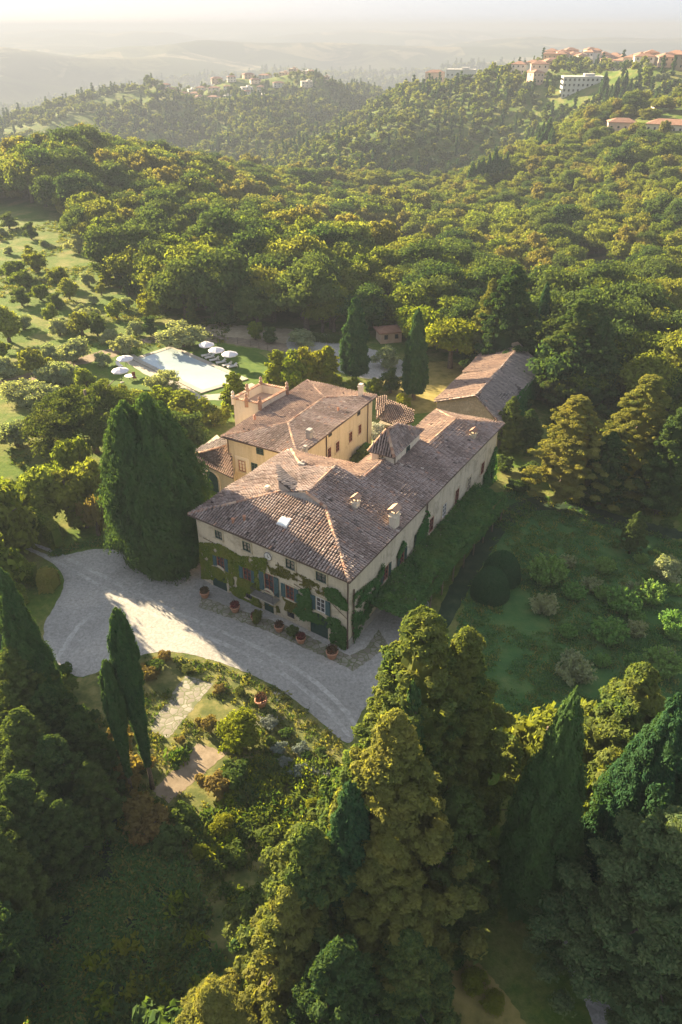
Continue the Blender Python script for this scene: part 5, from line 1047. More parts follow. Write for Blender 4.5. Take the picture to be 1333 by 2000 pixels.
C = RT.A + np.outer(tt, RT.d) + np.outer(oo, RT.n) + np.outer(zz, [0, 0, 1.]); Nn = np.where(edge_[:, None], RT.n[None] + [0, 0, .3], np.array([[0, 0, 1.]])); link('vine_cover', leafmesh('vine_cover', [quads(C, Nn, .24, rg, 1.2, 0, .8)]), leafmat('grape_leaves', (.02, .085, .03), (.07, .17, .045), (.13, .21, .05), .3, None, 1.2), perg)
for k in range(10):
    tq = t0 + (t1_ - t0) * (k + .02) / 9.1; b = MB(); b.tube([RT.pt(tq, -.1, dpt), RT.pt(tq, 3.1, dpt)], .09, 6); b.build('post', M['barkgold'], perg)
b = MB(); b.tube([RT.pt(t0, 3.05, dpt), RT.pt(t1_, 3.05, dpt)], .07, 5)
for k in range(28): tq = t0 + (t1_ - t0) * k / 27; b.tube([RT.pt(tq, 3.12, .1), RT.pt(tq, 3.12, dpt + .2)], .045, 4)
b.build('beams', M['barkgold'], perg)
# ================================================================== PLANTS OF THE GROUNDS
def top(px, py, h): return P(px, py, h)
K = {}
K['cy_big'] = cypress('cypress_tree', 61, 1.9, 20, 60000, .17, M['cypress'], tufts=90)
blunt = None
K['cy_mid'] = cypress('cypress_tree', 62, 1.6, 15, 22000, .22, M['cypress'], tufts=60, base=.11, prof=lambda t: (math.sin(math.pi * min(1, t * .9 + .1) ** .6)) ** .6 * (1 - .2 * t))
blunt = lambda t: max(.02, 1 - t ** 3.4) ** .62 * (.62 + .38 * min(1, t * 5)) * (1 - .22 * t)
K['cy_wide'] = cypress('cypress_tree', 63, 4.9, 21, 150000, .19, M['cypress'], tufts=80, stems=17, base=.01, prof=blunt, spread=.55)
K['cy_lean'] = cypress('cypress_tree', 65, 1.25, 19, 32000, .17, M['cypress'], tufts=80, base=.16, prof=lambda t: (.28 + .72 * min(1, t / .66) ** 1.3) * max(.02, 1 - t ** 5) ** .5)
K['con_a'] = conifer('conifer_tree', 71, 4.4, 22, 520, 320, .165, M['golden'], power=.5, rb=.125)
K['con_b'] = conifer('conifer_tree', 72, 4.2, 20, 480, 320, .165, M['golden'], power=.75, rb=.13)
K['con_c'] = conifer('conifer_tree', 73, 3.6, 14, 300, 200, .19, M['golden'], power=.7, rb=.145)
K['con_g'] = conifer('conifer_tree', 74, 4.6, 20, 520, 360, .13, M['greyconifer'], power=.55, rb=.135)
K['con_d'] = conifer('conifer_tree', 75, 4.6, 17, 340, 200, .22, M['holm'], power=.6, rb=.14)
K['cy_near'] = cypress('cypress_tree', 67, 2.5, 22, 120000, .12, M['cypress'], tufts=120, prof=lambda t: (math.sin(math.pi * min(1, t * .9 + .1) ** .6)) ** .8 * (1 - .1 * t))
K['olive'] = broadleaf('olive_tree', 81, 2.2, 3.6, 24, 120, .22, M['olive'], sq=.85, base=.1)
K['olive2'] = broadleaf('olive_tree', 82, 2.5, 3.9, 30, 110, .22, M['olive'], sq=.85, base=.06)
K['round'] = broadleaf('round_tree', 83, 2.4, 5.0, 26, 130, .30, M['forest'], base=.12)
K['dark'] = broadleaf('evergreen_tree', 84, 2.3, 5.0, 24, 130, .28, M['holm'], base=.06)
K['lit'] = broadleaf('leafy_tree', 85, 2.4, 5.4, 28, 110, .32, M['bright'], base=.14, core=.6)
K['pale'] = broadleaf('feathery_tree', 86, 2.4, 5.0, 24, 110, .30, M['forest_light'], base=.14, core=.5)
K['poplar'] = conifer('young_poplar', 87, 1.4, 6.5, 90, 50, .28, M['bright'], power=.45, rb=.33, base=.06)
K['maple'] = broadleaf('spreading_tree', 88, 5.2, 8.5, 46, 150, .40, M['bright'], base=.25, sq=.75)
K['shrub'] = broadleaf('shrub', 89, 1.1, 1.7, 16, 90, .20, M['weed'], base=0, core=.5)
K['shrubd'] = broadleaf('shrub', 90, 1.2, 1.9, 16, 110, .20, M['holm'], base=0, core=.6)
K['shrubb'] = broadleaf('shrub', 91, 1.6, 2.6, 26, 200, .15, M['bright'], base=0, core=.55)
K['russet'] = broadleaf('shrub', 92, 1.0, 1.4, 14, 110, .16, M['russet'], base=0, core=.5)
K['ball'] = broadleaf('clipped_ball_shrub', 93, .4, 1.0, 1, 10, .2, M['holm'], base=0)
K['lav'] = broadleaf('lavender_bush', 94, .6, .8, 12, 100, .10, M['lavender'], base=0, core=.8)
K['blossom'] = broadleaf('blossom_shrub', 95, 1.5, 3.4, 20, 160, .17, M['whitebloom'], base=.05)
K['olive'].drop = .45; K['olive2'].drop = .5; K['round'].drop = .5; K['dark'].drop = .4; K['lit'].drop = .5; K['pale'].drop = .5
def feather(name, seed, mat, Rr=1.5, H=2.3, ns=70, per=26, size=.17):
    """young shrub of upright whippy shoots"""
    rng = np.random.default_rng(seed); parts = []; b = MB()
    for i in range(ns):
        a = rng.random() * 6.28; r = Rr * math.sqrt(rng.random()); h_ = H * rng.uniform(.55, 1) * (1 - .25 * (r / Rr) ** 2); p0 = np.array([r * .25 * math.cos(a), r * .25 * math.sin(a), 0]); p1 = np.array([r * math.cos(a), r * math.sin(a), h_])
        tq = rng.uniform(.2, 1, per)[:, None]; C = p0 + (p1 - p0) * tq + rng.normal(size=(per, 3)) * .07; parts.append(quads(C, unit(per, rng) + [0, 0, .5], size, rng, 1.9, 1.2, .5))
        if i % 4 == 0: b.tube([p0, (p0 + p1) / 2, p1], [.03, .02, .008], 4)
    return Kind(name, leafmesh('crown', parts), mesh_np('trunk', np.vstack(b.V), b.F, b.R, True), mat, M['bark'])
M['whip'] = leafmat('shoot_leaves', (.09, .20, .05), (.17, .30, .08), (.2, .28, .08), .4); K['feather'] = feather('young_shrub', 96, M['whip'], ns=110); K['feathg'] = feather('young_shrub', 97, M['olive'])
# clipped ball: a tight shell of leaves
rng_ = np.random.default_rng(98); d_ = unit(9000, rng_); d_[:, 2] = np.abs(d_[:, 2]) * 1.0; C_ = d_ * rng_.uniform(.95, 1.02, 9000)[:, None] * [1.9, 1.9, 2.3] + [0, 0, .1]
K['ball'] = Kind('clipped_ball_shrub', leafmesh('crown', [quads(C_, d_, .13, rng_, 1., 0, .35)], [ico(np.array([0, 0, .1]), 1.85, rng_, 2, (1, 1, 1.2))]), trunk_mesh('trunk', 1., .15, rng_, 0), leafmat('box_leaves', (.02, .06, .022), (.04, .09, .032), None, .2), M['bark'])
# umbrella pine
rng_ = np.random.default_rng(99); bl = []
for i in range(150):
    a = rng_.random() * 6.28; r = 7.6 * math.sqrt(rng_.random()); bl.append((np.array([r * math.cos(a), r * math.sin(a) * .9, 9.6 - (r / 7.6) ** 2 * 3.2 + rng_.normal() * .6]), rng_.uniform(.9, 1.5)))
p_, c_ = blobleaves(bl, 330, .22, rng_, 1.5, .3, .62, core=.75); K['pine'] = Kind('umbrella_pine', leafmesh('crown', p_, c_), trunk_mesh('trunk', 8.6, .38, rng_, 8, 5.2), leafmat('pine_needles', (.045, .075, .018), (.10, .125, .03), (.13, .13, .035), .3), M['bark'])
def put(kind, px, py, h, base_h, label, cat='tree', group=None, wscale=1., rz=None, z=None, tilt=(0, 0)):
    """stand a plant so that its top, h metres up, is where the photograph shows it"""
    q = P(px, py, h); g = hz(q[0], q[1]) if z is None else z
    return K[kind].place(q[0], q[1], g, h / base_h, rz, label, cat, group, h / base_h * wscale, tilt)
# cypresses
put('cy_mid', 695, 580, 15.2, 15, 'tall cypress with split crown behind the yellow house, left of the lane', group='cypresses', wscale=1.3)
put('cy_mid', 818, 603, 15.8, 15, 'slender leaning cypress on the dry lawn left of the barn', group='cypresses', wscale=1.05)
put('cy_wide', 282, 768, 21.5, 21, 'huge broad many stemmed cypress at the left corner of the gravel yard', group='cypresses', wscale=1.12)
put('cy_lean', 226, 1190, 19.5, 19, 'thin two stemmed cypress leaning over the near edge of the yard', group='cypresses', wscale=.66)
q = P(196, 1282, 15.5); K['cy_lean'].place(q[0], q[1], 0, .8, 2., 'short thin cypress stem close against the leaning cypress', 'tree', 'cypresses', .55, (.02, -.02))
put('cy_big', 1, 1110, 18, 20, 'dark rounded cypress at the left edge below the hedge', group='cypresses', wscale=.95)
put('cy_near', 1128, 1342, 22.5, 22, 'dark pointed cypress with sunlit tip standing over the lower drive', group='cypresses', wscale=.8)
put('cy_near', 1345, 1345, 22, 22, 'golden lit cypress cut by the right edge of the picture', group='cypresses', wscale=1.15)
put('cy_big', 684, 1526, 18, 20, 'dark spire cypress in front of the big conifers near the bottom', group='cypresses', wscale=1.1)
put('cy_mid', 808, 1335, 21, 15, 'slim cypress tip poking out between the two big conifers', group='cypresses', wscale=.6)
put('cy_mid', 1070, 552, 15, 15, 'dark slim cypress behind the barn', group='cypresses', wscale=.9)
# big conifers
put('con_a', 830, 1203, 24, 22, 'tallest golden edged conifer in front of the villa corner', group='big conifers near the yard', wscale=1.2)
q = P(915, 1232, 22); K['con_b'].place(q[0], q[1], 0, 1.1, 1.1, 'dark conifer shoulder to the right of the tallest conifer', 'tree', 'big conifers near the yard', 1.2)
put('con_b', 775, 1395, 22, 20, 'broad golden green conifer below the tallest conifer', group='big conifers near the yard', wscale=1.15)
q = P(700, 1460, 17); K['con_c'].place(q[0], q[1], 0, 1.2, 1.1, 'lower golden conifer at the edge of the garden', 'tree', 'big conifers near the yard', 1.2)
put('con_c', 600, 1620, 15, 14, 'feathery conifer at the bottom left of the spire cypress', group='big conifers near the yard', wscale=1.25)
q = P(560, 1740, 12); K['con_c'].place(q[0], q[1], 0, .85, 2.1, 'small feathery conifer at the foot of the slope, bottom centre', 'tree', 'big conifers near the yard', 1.15)
q = P(760, 1640, 15); K['con_b'].place(q[0], q[1], 0, .75, 3.1, 'dark conifer right of the spire cypress', 'tree', 'big conifers near the yard', 1.05)
q = P(900, 1500, 16); K['con_d'].place(q[0], q[1], 0, .8, 3.1, 'shaded conifer left of the dark pointed cypress', 'tree', 'big conifers near the yard', .9)
q = P(660, 1850, 12); K['con_d'].place(q[0], q[1], 0, .7, 3.1, 'dark shaded conifer low beneath the spire cypress', 'tree', 'big conifers near the yard', .8)
q = P(800, 1830, 10); K['con_c'].place(q[0], q[1], 0, .72, .4, 'amber lit conifer beside the dry ground at the bottom', 'tree', 'big conifers near the yard', 1.0)
put('con_c', 1262, 1305, 17, 14, 'golden conifer behind the edge cypress at the right', group='big conifers near the yard', wscale=1.2)
put('round', 1085, 1362, 11, 5, 'golden round tree left behind the dark pointed cypress', 'tree', wscale=.6)
put('round', 1160, 1352, 12, 5, 'golden round tree right behind the dark pointed cypress', 'tree', wscale=.62)
put('round', 1180, 1470, 10, 5, 'low golden tree between the pointed cypress and the golden conifer', 'tree', wscale=.75)
put('con_g', 1368, 1600, 19, 20, 'huge grey green conifer filling the bottom right corner', group='big conifers near the yard', wscale=1.35)
q = P(1400, 1720, 15); K['con_g'].place(q[0], q[1], 0, .66, 1.1, 'grey green lower conifer cut by the right edge', 'tree', 'big conifers near the yard', .85)
put('con_b', 405, 1935, 12, 20, 'golden tree top showing at the bottom edge left of centre', 'tree', wscale=1.5)
q = P(320, 1960, 9); K['shrubd'].place(q[0], q[1], 0, 4, 1., 'dark tree top beside the golden one at the bottom edge', 'tree', None, 2.4)
# dark mass at the lower left
for (x, y, h_, kd, ws, lab) in ((20, 1262, 11, 'con_d', 1.3, 'dark conifer with lit tips below the left edge cypress'), (85, 1340, 9, 'con_d', 1.3, 'dark conifer third down the left side of the garden'), (150, 1395, 8, 'con_d', 1.2, 'dark blue green conifer beside the leaning cypress'), (30, 1390, 10, 'con_d', 1.3, 'black shaded conifer at the left edge halfway down'), (95, 1440, 9, 'con_d', 1.3, 'dark conifer in the middle of the lower left thicket'), (170, 1490, 7, 'con_d', 1.2, 'shaded conifer with amber specks left of the russet shrubs'), (20, 1520, 10, 'con_d', 1.3, 'black conifer low on the left edge'), (110, 1570, 7.5, 'con_d', 1.3, 'lowest dark tree on the shaded slope'), (-10, 1650, 9, 'con_d', 1.3, 'dark conifer at the left edge near the bottom'), (-90, 1560, 13, 'con_d', 1.1, 'dark conifer just beyond the left edge, upper of three'), (-140, 1760, 15, 'con_d', 1.1, 'dark conifer just beyond the left edge, middle of three'), (-170, 1980, 14, 'con_d', 1.1, 'dark conifer just beyond the left edge, lowest of three')):
    q = P(x, y, h_); kb = {'con_d': 17}[kd]; K[kd].place(q[0], q[1], 0, h_ / kb, None, lab, 'tree', 'dark trees at the lower left', h_ / kb * ws)
# conifers at the right of the lawn
for (x, y, h_, kd, kb, ws, lab) in ((1135, 775, 15, 'con_a', 22, 1.75, 'golden conifer standing alone at the edge of the right lawn'), (1275, 735, 17, 'con_a', 22, 1.75, 'tall golden conifer at the right, behind the lawn'), (1335, 800, 15, 'con_d', 17, 1.2, 'dark conifer at the right edge beside the golden one'), (1200, 845, 11, 'con_d', 17, 1.2, 'dark low conifer between the two golden conifers'), (1010, 520, 20, 'con_d', 17, 1.1, 'dark tall tree directly behind the barn'), (965, 545, 17, 'con_b', 20, 1.2, 'brownish conifer left of the tree behind the barn'), (1140, 585, 18, 'con_a', 22, 1.5, 'big golden brown conifer right of the barn'), (1185, 620, 16, 'con_d', 17, 1.1, 'dark conifer right of the golden brown one'), (1320, 585, 14, 'round', 5, .55, 'golden leafy tree at the right edge above the lawn'), (1005, 775, 9, 'con_d', 17, 1.0, 'dark cedar against the far end of the villa wing'), (1040, 800, 7, 'con_d', 17, 1.3, 'low dark spreading conifer below the barn'), (1250, 1000, 6, 'con_d', 17, 1., 'small dark conifer in the trees right of the lawn')):
    q = P(x, y, h_); K[kd].place(q[0], q[1], hz(q[0], q[1]), h_ / kb, None, lab, 'tree', 'conifers right of the villa', h_ / kb * ws)
put('maple', 888, 622, 9.5, 8.5, 'yellow green spreading tree behind the dry lawn', 'tree')
put('maple', 832, 598, 9, 8.5, 'bright spreading tree behind the slender leaning cypress', 'tree')
K['pine'].drop = 2.3
put('pine', 168, 775, 9.0, 7.7, 'broad umbrella pine left of the villa', 'tree')
# broad trees left of the yard
put('pale', 55, 905, 8.5, 5, 'round tree with pinkish pale foliage left of the yard', 'tree', wscale=.95)
put('round', 116, 903, 8.6, 5, 'big green tree with golden top beside the pinkish tree', 'tree', wscale=.95)
put('round', 155, 965, 5, 5, 'dark green tree at the end of the hedge arch', 'tree', wscale=1.0)
for (x, y, h_, lab) in ((-70, 900, 13, 'shade tree added just outside the left edge behind the pinkish tree'), (-150, 830, 14, 'shade tree added outside the left edge beyond the lower lawn'), (-35, 925, 12, 'shade tree added outside the left edge nearest the pinkish tree'), (-110, 985, 13, 'shade tree added outside the left edge beyond the hedge arch')): put('round', x, y, h_, 5, lab, 'tree', 'added shade trees beyond the left edge', .8)  # out of view, added to throw shade over the yard
for (x, y, h_, lab) in ((-85, 965, 14, 'shade tree added beyond the left edge level with the hedge arch'), (-95, 915, 15, 'tallest added shade tree beyond the left edge, farthest from the yard'), (-150, 990, 13, 'shade tree added beyond the left edge, outermost of all')):
    q = P(x, y, 0); K['round'].place(q[0], q[1], 0, h_ / 5, None, lab, 'tree', 'added shade trees beyond the left edge', h_ / 5 * .72)  # more unseen trees added to block sun from the yard
for (x, y, h_, ws, lab) in ((182, 1000, 9.5, .9, 'green tree added to shade the yard, between hedge arch trees and the huge cypress'), (150, 955, 10, .9, 'green tree added for yard shade behind the gap beside the huge cypress')):
    q = P(x, y, 0); K['round'].place(q[0], q[1], 0, h_ / 5, None, lab, 'tree', 'shade trees added beside the yard', h_ / 5 * ws * .8)  # trees added in the gap to keep sun off the gravel
put('russet', 178, 965, 6, 1.4, 'amber lit shrub between the green tree and the huge cypress', 'shrub', wscale=.45)
put('dark', 325, 790, 8, 5, 'dark tree between the umbrella pine and the annex', 'tree', wscale=.9)
put('dark', 372, 800, 6, 5, 'dark green tree behind the annex roof', 'tree', wscale=1.)
# meadow trees: x, y of the top, height, kind, width factor, label
MT = [(12, 415, 6, 'dark', 1.2, 'dark tree at the left edge under the wood'), (55, 433, 6, 'dark', .9, 'dark olive green tree alone on the upper meadow'), (130, 428, 4, 'olive', 1.2, 'small grey olive at the top of the meadow'), (178, 428, 4, 'olive', 1.2, 'small grey olive beside the edge of the wood'),
 (148, 455, 6, 'olive', 1.1, 'tall grey olive left of the big pale tree'), (195, 442, 8, 'pale', 1.1, 'big pale rounded tree at the edge of the wood'), (62, 482, 7, 'lit', 1.2, 'bright green tree on the upper left of the meadow'), (20, 500, 6, 'round', 1.5, 'wide green tree at the left edge of the grove'), (40, 520, 5.5, 'round', 1.3, 'green tree below the bright one on the left'),
 (35, 558, 5, 'dark', 1.1, 'dark round shrub tree at the left of the grove'), (72, 548, 5, 'round', 1.2, 'green bushy tree beside the dark round one'), (108, 512, 6.5, 'round', 1.0, 'slim green tree in the middle of the grove'), (128, 540, 6, 'pale', 1.1, 'feathery light tree in the middle of the grove'), (105, 568, 4.5, 'dark', 1.1, 'dark round tree below the feathery one'),
 (94, 590, 5, 'pale', .9, 'yellowish round tree alone in the grass'), (150, 595, 7, 'round', 1., 'dark green tree paired with a darker one in the meadow'), (183, 606, 6, 'dark', .85, 'very dark upright tree right of its green neighbour'), (222, 582, 5, 'pale', 1.2, 'sparse pale tree on the dry grass'), (203, 500, 8, 'poplar', 1.3, 'bright young poplar at the wood edge'),
 (228, 518, 6, 'dark', .7, 'first dark shrub of the row along the wood'), (246, 532, 6, 'dark', .7, 'second dark shrub of the row along the wood'), (271, 540, 6, 'dark', .8, 'third dark shrub of the row along the wood'), (285, 570, 7, 'lit', 1.0, 'light green tree above the pool'), (289, 613, 5, 'dark', .95, 'dark round tree left of the willow'), (317, 562, 6, 'dark', .8, 'dark tree with brown tips at the wood edge'), (298, 556, 5, 'dark', .7, 'small dark tree in the row by the wood'),
 (370, 580, 7, 'con_c', 1.0, 'small dark cone shaped tree before the wood'), (431, 583, 6.5, 'dark', 1.15, 'dark round holm oak in front of the wood above the pool'), (352, 625, 6, 'olive2', 1.45, 'broad dense olive tree behind the far corner of the pool'), (240, 648, 5, 'olive', 1.1, 'olive left of the pool fence'), (138, 655, 5.5, 'olive', 1.2, 'grey olive with visible trunk below the track'), (55, 668, 7, 'round', 1.0, 'dark green tree with a bare trunk at the left of the track'),
 (88, 668, 4.5, 'olive', 1.0, 'small olive behind the dark green tree'), (100, 700, 5, 'olive2', 1.1, 'grey olive below the track on the left'), (125, 705, 4.5, 'olive2', 1., 'second grey olive below the track on the left'), (162, 715, 5, 'pale', 1.1, 'light green shrub tree left of the parasols'), (35, 735, 5, 'olive2', 1.3, 'large grey olive low on the left'), (72, 742, 5, 'olive2', 1.3, 'large grey olive beside the last one low on the left'), (-5, 690, 5, 'olive', 1.2, 'olive cut by the left edge below the track'), (0, 590, 9, 'pale', 1., 'tall feathery tree cut by the left edge'),
 (20, 812, 5.5, 'olive', 1.0, 'pale olive tree with a long shadow on the lower lawn'), (198, 685, 3.2, 'olive', 1.1, 'small pale olive beside the fence gate'), (497, 622, 5, 'lit', .85, 'yellow green shrub tree by the dirt track'), (527, 634, 4.2, 'dark', 1.0, 'dark green clipped tree by the dirt track'), (318, 718, 4.5, 'olive2', 1.2, 'spreading grey olive in front of the pool'), (195, 738, 4.2, 'pale', 1.2, 'sparse grey shrub left of the lower parasol'),
 (455, 728, 7.5, 'poplar', 1.5, 'bright yellow green poplar at the near corner of the pool'), (540, 685, 8, 'poplar', 1.5, 'leftmost bright tree of the clump behind the terrace block'), (575, 680, 9, 'lit', .85, 'second bright tree of the clump behind the terrace block'), (605, 665, 9.5, 'lit', .85, 'tallest bright tree of the clump behind the terrace block'), (640, 678, 8, 'poplar', 1.6, 'rightmost bright tree of the clump behind the terrace block'),
 (230, 752, 4.5, 'lit', 1.4, 'yellowish bush in front of the left lawn'), (270, 760, 5, 'pale', 1.5, 'pale bush in front of the pool deck'), (310, 752, 5, 'lit', 1.4, 'bright bush in the hedge before the pool'), (350, 755, 5.5, 'pale', 1.4, 'light bush below the near end of the pool'), (385, 775, 5, 'lit', 1.2, 'golden bush left of the terrace block'), (415, 785, 4.5, 'round', 1.2, 'green bush against the terrace block'), (345, 790, 5, 'round', 1.3, 'darker bush in the hedge above the annex'),
 (440, 790, 3.2, 'lit', .8, 'small yellow bush at the foot of the terrace block'), (757, 672, 5, 'olive', .95, 'pale olive beside the hut with red roof'), (765, 715, 5.5, 'dark', .85, 'dark shrub between the two cypresses'), (735, 735, 3.5, 'lit', 1., 'yellow bush left of the dark shrub'), (790, 768, 3, 'lit', 1.3, 'yellow green hedge bush before the outbuilding'), (690, 735, 3.5, 'lit', 1., 'bright bush at the foot of the split cypress'), (590, 640, 4, 'olive', 1.5, 'grey green bush under the dark wood by the lane'),
 (-20, 650, 6, 'round', 1.2, 'green tree just outside the left edge'), (180, 760, 4, 'olive', 1.3, 'grey olive above the umbrella pine'), (110, 620, 4, 'olive', 1., 'young olive in the dry grass'), (262, 625, 3.6, 'olive', 1., 'young olive above the fence'), (215, 640, 3.6, 'olive', 1.1, 'young grey olive left of the fenced lawn'), (40, 610, 4, 'olive', 1.1, 'young olive near the left edge')]
HB_ = {'dark': 5, 'olive': 3.6, 'olive2': 3.9, 'pale': 5, 'lit': 5.4, 'round': 5, 'poplar': 6.5, 'con_c': 14}
for (x, y, h_, kd, ws, lab) in MT: put(kd, x, y, h_ * .9, HB_[kd], lab, 'tree', 'trees of the grove and pool garden', ws * .98)
put('blossom', 734, 823, 4.2, 3.4, 'white flowering shrub at the far end of the courtyard', 'shrub')
put('shrubd', 715, 872, 3.4, 1.9, 'dark climber bush over the courtyard arch', 'shrub')
put('shrub', 938, 803, 3.4, 1.7, 'bright creeper bush behind the far end of the villa roof', 'shrub')
put('ball', 985, 1082, 3.6, 2.3, 'farther clipped dome of box beside the pergola path', 'shrub', 'clipped domes', wscale=.75)
put('ball', 963, 1114, 3.5, 2.3, 'nearer clipped dome of box beside the pergola path', 'shrub', 'clipped domes', wscale=.75)
for (x, y, h_, kd, ws, lab) in ((1074, 1090, 3.6, 'feather', 1., 'dark feathery young shrub near the clipped domes'), (1068, 1165, 2.2, 'feathg', 1.2, 'grey green low shrub below the feathery one'), (1222, 1155, 2.6, 'feather', 1.2, 'bright young shrub in the middle of the right lawn'), (1275, 1140, 2.4, 'feather', 1.2, 'young shrub right of the middle of the lawn'), (1195, 1215, 2.6, 'feather', 1.2, 'bright young shrub below the middle of the lawn'), (1300, 1275, 2.6, 'feather', 1.2, 'bright young shrub low at the right of the lawn'), (1130, 1290, 2.6, 'feathg', 1.2, 'pale young shrub near the big conifers'), (1312, 1085, 3.2, 'olive', 1., 'yellowish young olive at the right edge of the lawn'), (1330, 1200, 2.4, 'feather', 1.2, 'young shrub cut by the right edge'), (1015, 938, 1.6, 'shrubd', 1.6, 'low dark bush on the path behind the pergola'), (1045, 905, 2., 'shrubd', 1.6, 'dark bush right of the far end of the wing'), (985, 890, 2.6, 'shrubd', 1.2, 'dark bush against the far corner of the wing'), (1160, 1130, 1.6, 'feathg', 1.2, 'small grey shrub in the lawn'), (1250, 1215, 1.8, 'feathg', 1., 'small grey low shrub below the middle of the lawn')):
    hb_ = {'feather': 2.3, 'feathg': 2.3, 'olive': 3.6, 'shrubd': 1.9, 'russet': 1.4}[kd]; put(kd, x, y, h_, hb_, lab, 'shrub', 'shrubs on the right lawn', ws)
# garden in front
for (x, y, h_, kd, ws, lab) in ((465, 1408, 3.2, 'shrubb', 1.15, 'large bright yellow green bush in the front garden'), (405, 1403, 1.6, 'russet', .9, 'round yellowish bush left of the bright bush'), (352, 1440, .9, 'russet', .8, 'tiny pale bush beside the stone path'), (545, 1452, 1.0, 'lav', 1.1, 'grey lavender mound left of its pair'), (588, 1456, 1.0, 'lav', 1.1, 'grey lavender mound right of its pair'), (555, 1480, .95, 'lav', 1., 'middle grey lavender mound'), (582, 1496, 1.1, 'lav', 1.1, 'lowest grey lavender mound'), (612, 1500, .9, 'lav', 1., 'small grey mound at the right of the lavender'), (526, 1405, 1.0, 'lav', 1.2, 'grey bush behind the lavender mounds'), (640, 1508, .9, 'lav', 1., 'small grey mound beside the conifer'),
 (560, 1425, .9, 'shrub', 1.3, 'green clump above the lavender'), (600, 1470, .8, 'shrub', 1.2, 'green clump between the lavender and the yard'), (530, 1440, 1., 'shrub', 1.1, 'green clump right of the bright bush'), (628, 1462, .9, 'shrubd', 1., 'dark clump at the edge of the yard'), (320, 1275, 1.1, 'russet', 1.2, 'orange shrub at the top of the garden'), (285, 1305, 1.5, 'russet', 1.1, 'amber shrub behind the leaning cypress'), (300, 1290, 1.2, 'shrub', 1.5, 'green shrub at the edge of the yard'), (365, 1300, .7, 'shrub', 1.8, 'low green plant by the top of the path'), (430, 1340, .7, 'russet', 1.4, 'reddish clump in the grass near the yard'), (470, 1345, .8, 'shrub', 1.3, 'green clump near the garden pot'), (500, 1365, .9, 'shrub', 1.2, 'green clump behind the garden pot'),
 (455, 1500, 2., 'shrub', 1.3, 'brown green shrub below the bright bush'), (420, 1520, 1.8, 'russet', 1.2, 'amber shrub right of the dirt path'), (430, 1600, 1.8, 'shrubb', 1.0, 'yellow green bush lower on the slope'), (520, 1620, 1.6, 'shrub', 1.2, 'green bush left of the feathery conifer'), (460, 1660, 1.6, 'shrub', 1.2, 'green bush at the end of the slope'), (300, 1600, 2., 'russet', 1.2, 'orange lit shrub at the foot of the leaning cypress'), (270, 1560, 2.2, 'russet', 1.2, 'brown twiggy shrub beside the leaning cypress'), (330, 1620, 2., 'shrubd', 1.2, 'dark shrub on the shaded slope'), (360, 1580, 1.6, 'shrub', 1.2, 'grey green shrub above the shaded slope'), (250, 1480, 2.4, 'russet', 1., 'tall brown grass clump left of the cypress foot'), (230, 1430, 2.2, 'russet', 1.1, 'sunlit brown shrub left of the cypress'), (120, 1300, 1.4, 'shrub', 1.2, 'green weed clump at the left end of the yard'), (390, 1650, 1.4, 'shrubb', .8, 'bright clump in the sunlit strip'), (610, 1560, 1.4, 'shrubb', .8, 'light clump beside the spire cypress'), (930, 1900, 1.4, 'shrubb', 1.2, 'yellow lit bush along the dry ground'), (965, 1950, 1.2, 'shrubb', 1.2, 'yellow lit bush at the bottom right of the dry ground'), (890, 1850, 1.6, 'shrub', 1.3, 'amber bush at the head of the dry ground')):
    hb_ = {'shrubb': 2.6, 'russet': 1.4, 'lav': .8, 'shrub': 1.7, 'shrubd': 1.9}[kd]; put(kd, x, y, h_, hb_, lab, 'shrub', 'bushes of the front garden', ws)
# potted and climbing plants by the front
put('shrub', 500, 1192, 1.9, 1.7, 'small leafy bush against the villa front left of the middle door', 'shrub', wscale=.6)
put('shrubd', 572, 1222, 1.5, 1.9, 'dark bush against the villa front below the small window', 'shrub', wscale=.8)
# ---------------------------------------------------------------- hedges: clipped and arched
def hedge(label, path, w_, n, mat, name='hedge', seed=3, bulge=.25):
    """leafy band along a 3-D path (x, y, bottom, top)"""
    rg = np.random.default_rng(seed); parts = []; path = [np.array(p, float) for p in path]; seg = [np.linalg.norm((b - a)[:3]) for a, b in zip(path[:-1], path[1:])]; L_ = sum(seg); cores = MB()
    for (a, b, l) in zip(path[:-1], path[1:], seg):
        k = max(20, int(n * l / L_)); tq = rg.random(k)[:, None]; c = a + (b - a) * tq; d = (b - a)[:2]; d = d / (np.linalg.norm(d) + 1e-6); s = np.array([-d[1], d[0]]); f = rg.random(k); hgt = c[:, 3] - c[:, 2]
        side = rg.integers(0, 3, k); o = np.where(side == 0, -1, np.where(side == 1, 1, rg.uniform(-1, 1, k))) * w_ / 2; z = np.where(side == 2, c[:, 3], c[:, 2] + f * hgt); o = o + rg.normal(size=k) * bulge * .4; z = z + rg.normal(size=k) * bulge * .35
        C = np.stack([c[:, 0] + s[0] * o, c[:, 1] + s[1] * o, z], 1); Nn = np.where((side == 2)[:, None], np.array([[0, 0, 1.]]), np.stack([s[0] * np.sign(o), s[1] * np.sign(o), np.full(k, .3)], 1)); parts.append(quads(C, Nn, .19, rg, 1.1, 0, .5))
        for q in (.17, .5, .83):
            m_ = a + (b - a) * q; hh = max(.3, (m_[3] - m_[2]) * .8); cores.box((m_[0], m_[1], (m_[2] + m_[3]) / 2), (max(.3, l * .34), w_ * .75, hh), math.atan2(d[1], d[0]))
    V = np.vstack(cores.V); Fc = np.array([[f[0], f[1], f[2]] for f in cores.F] + [[f[0], f[2], f[3]] for f in cores.F]); o = link(name, leafmesh(name, parts, [(V, Fc)]), mat); return tag(o, label, 'hedge')
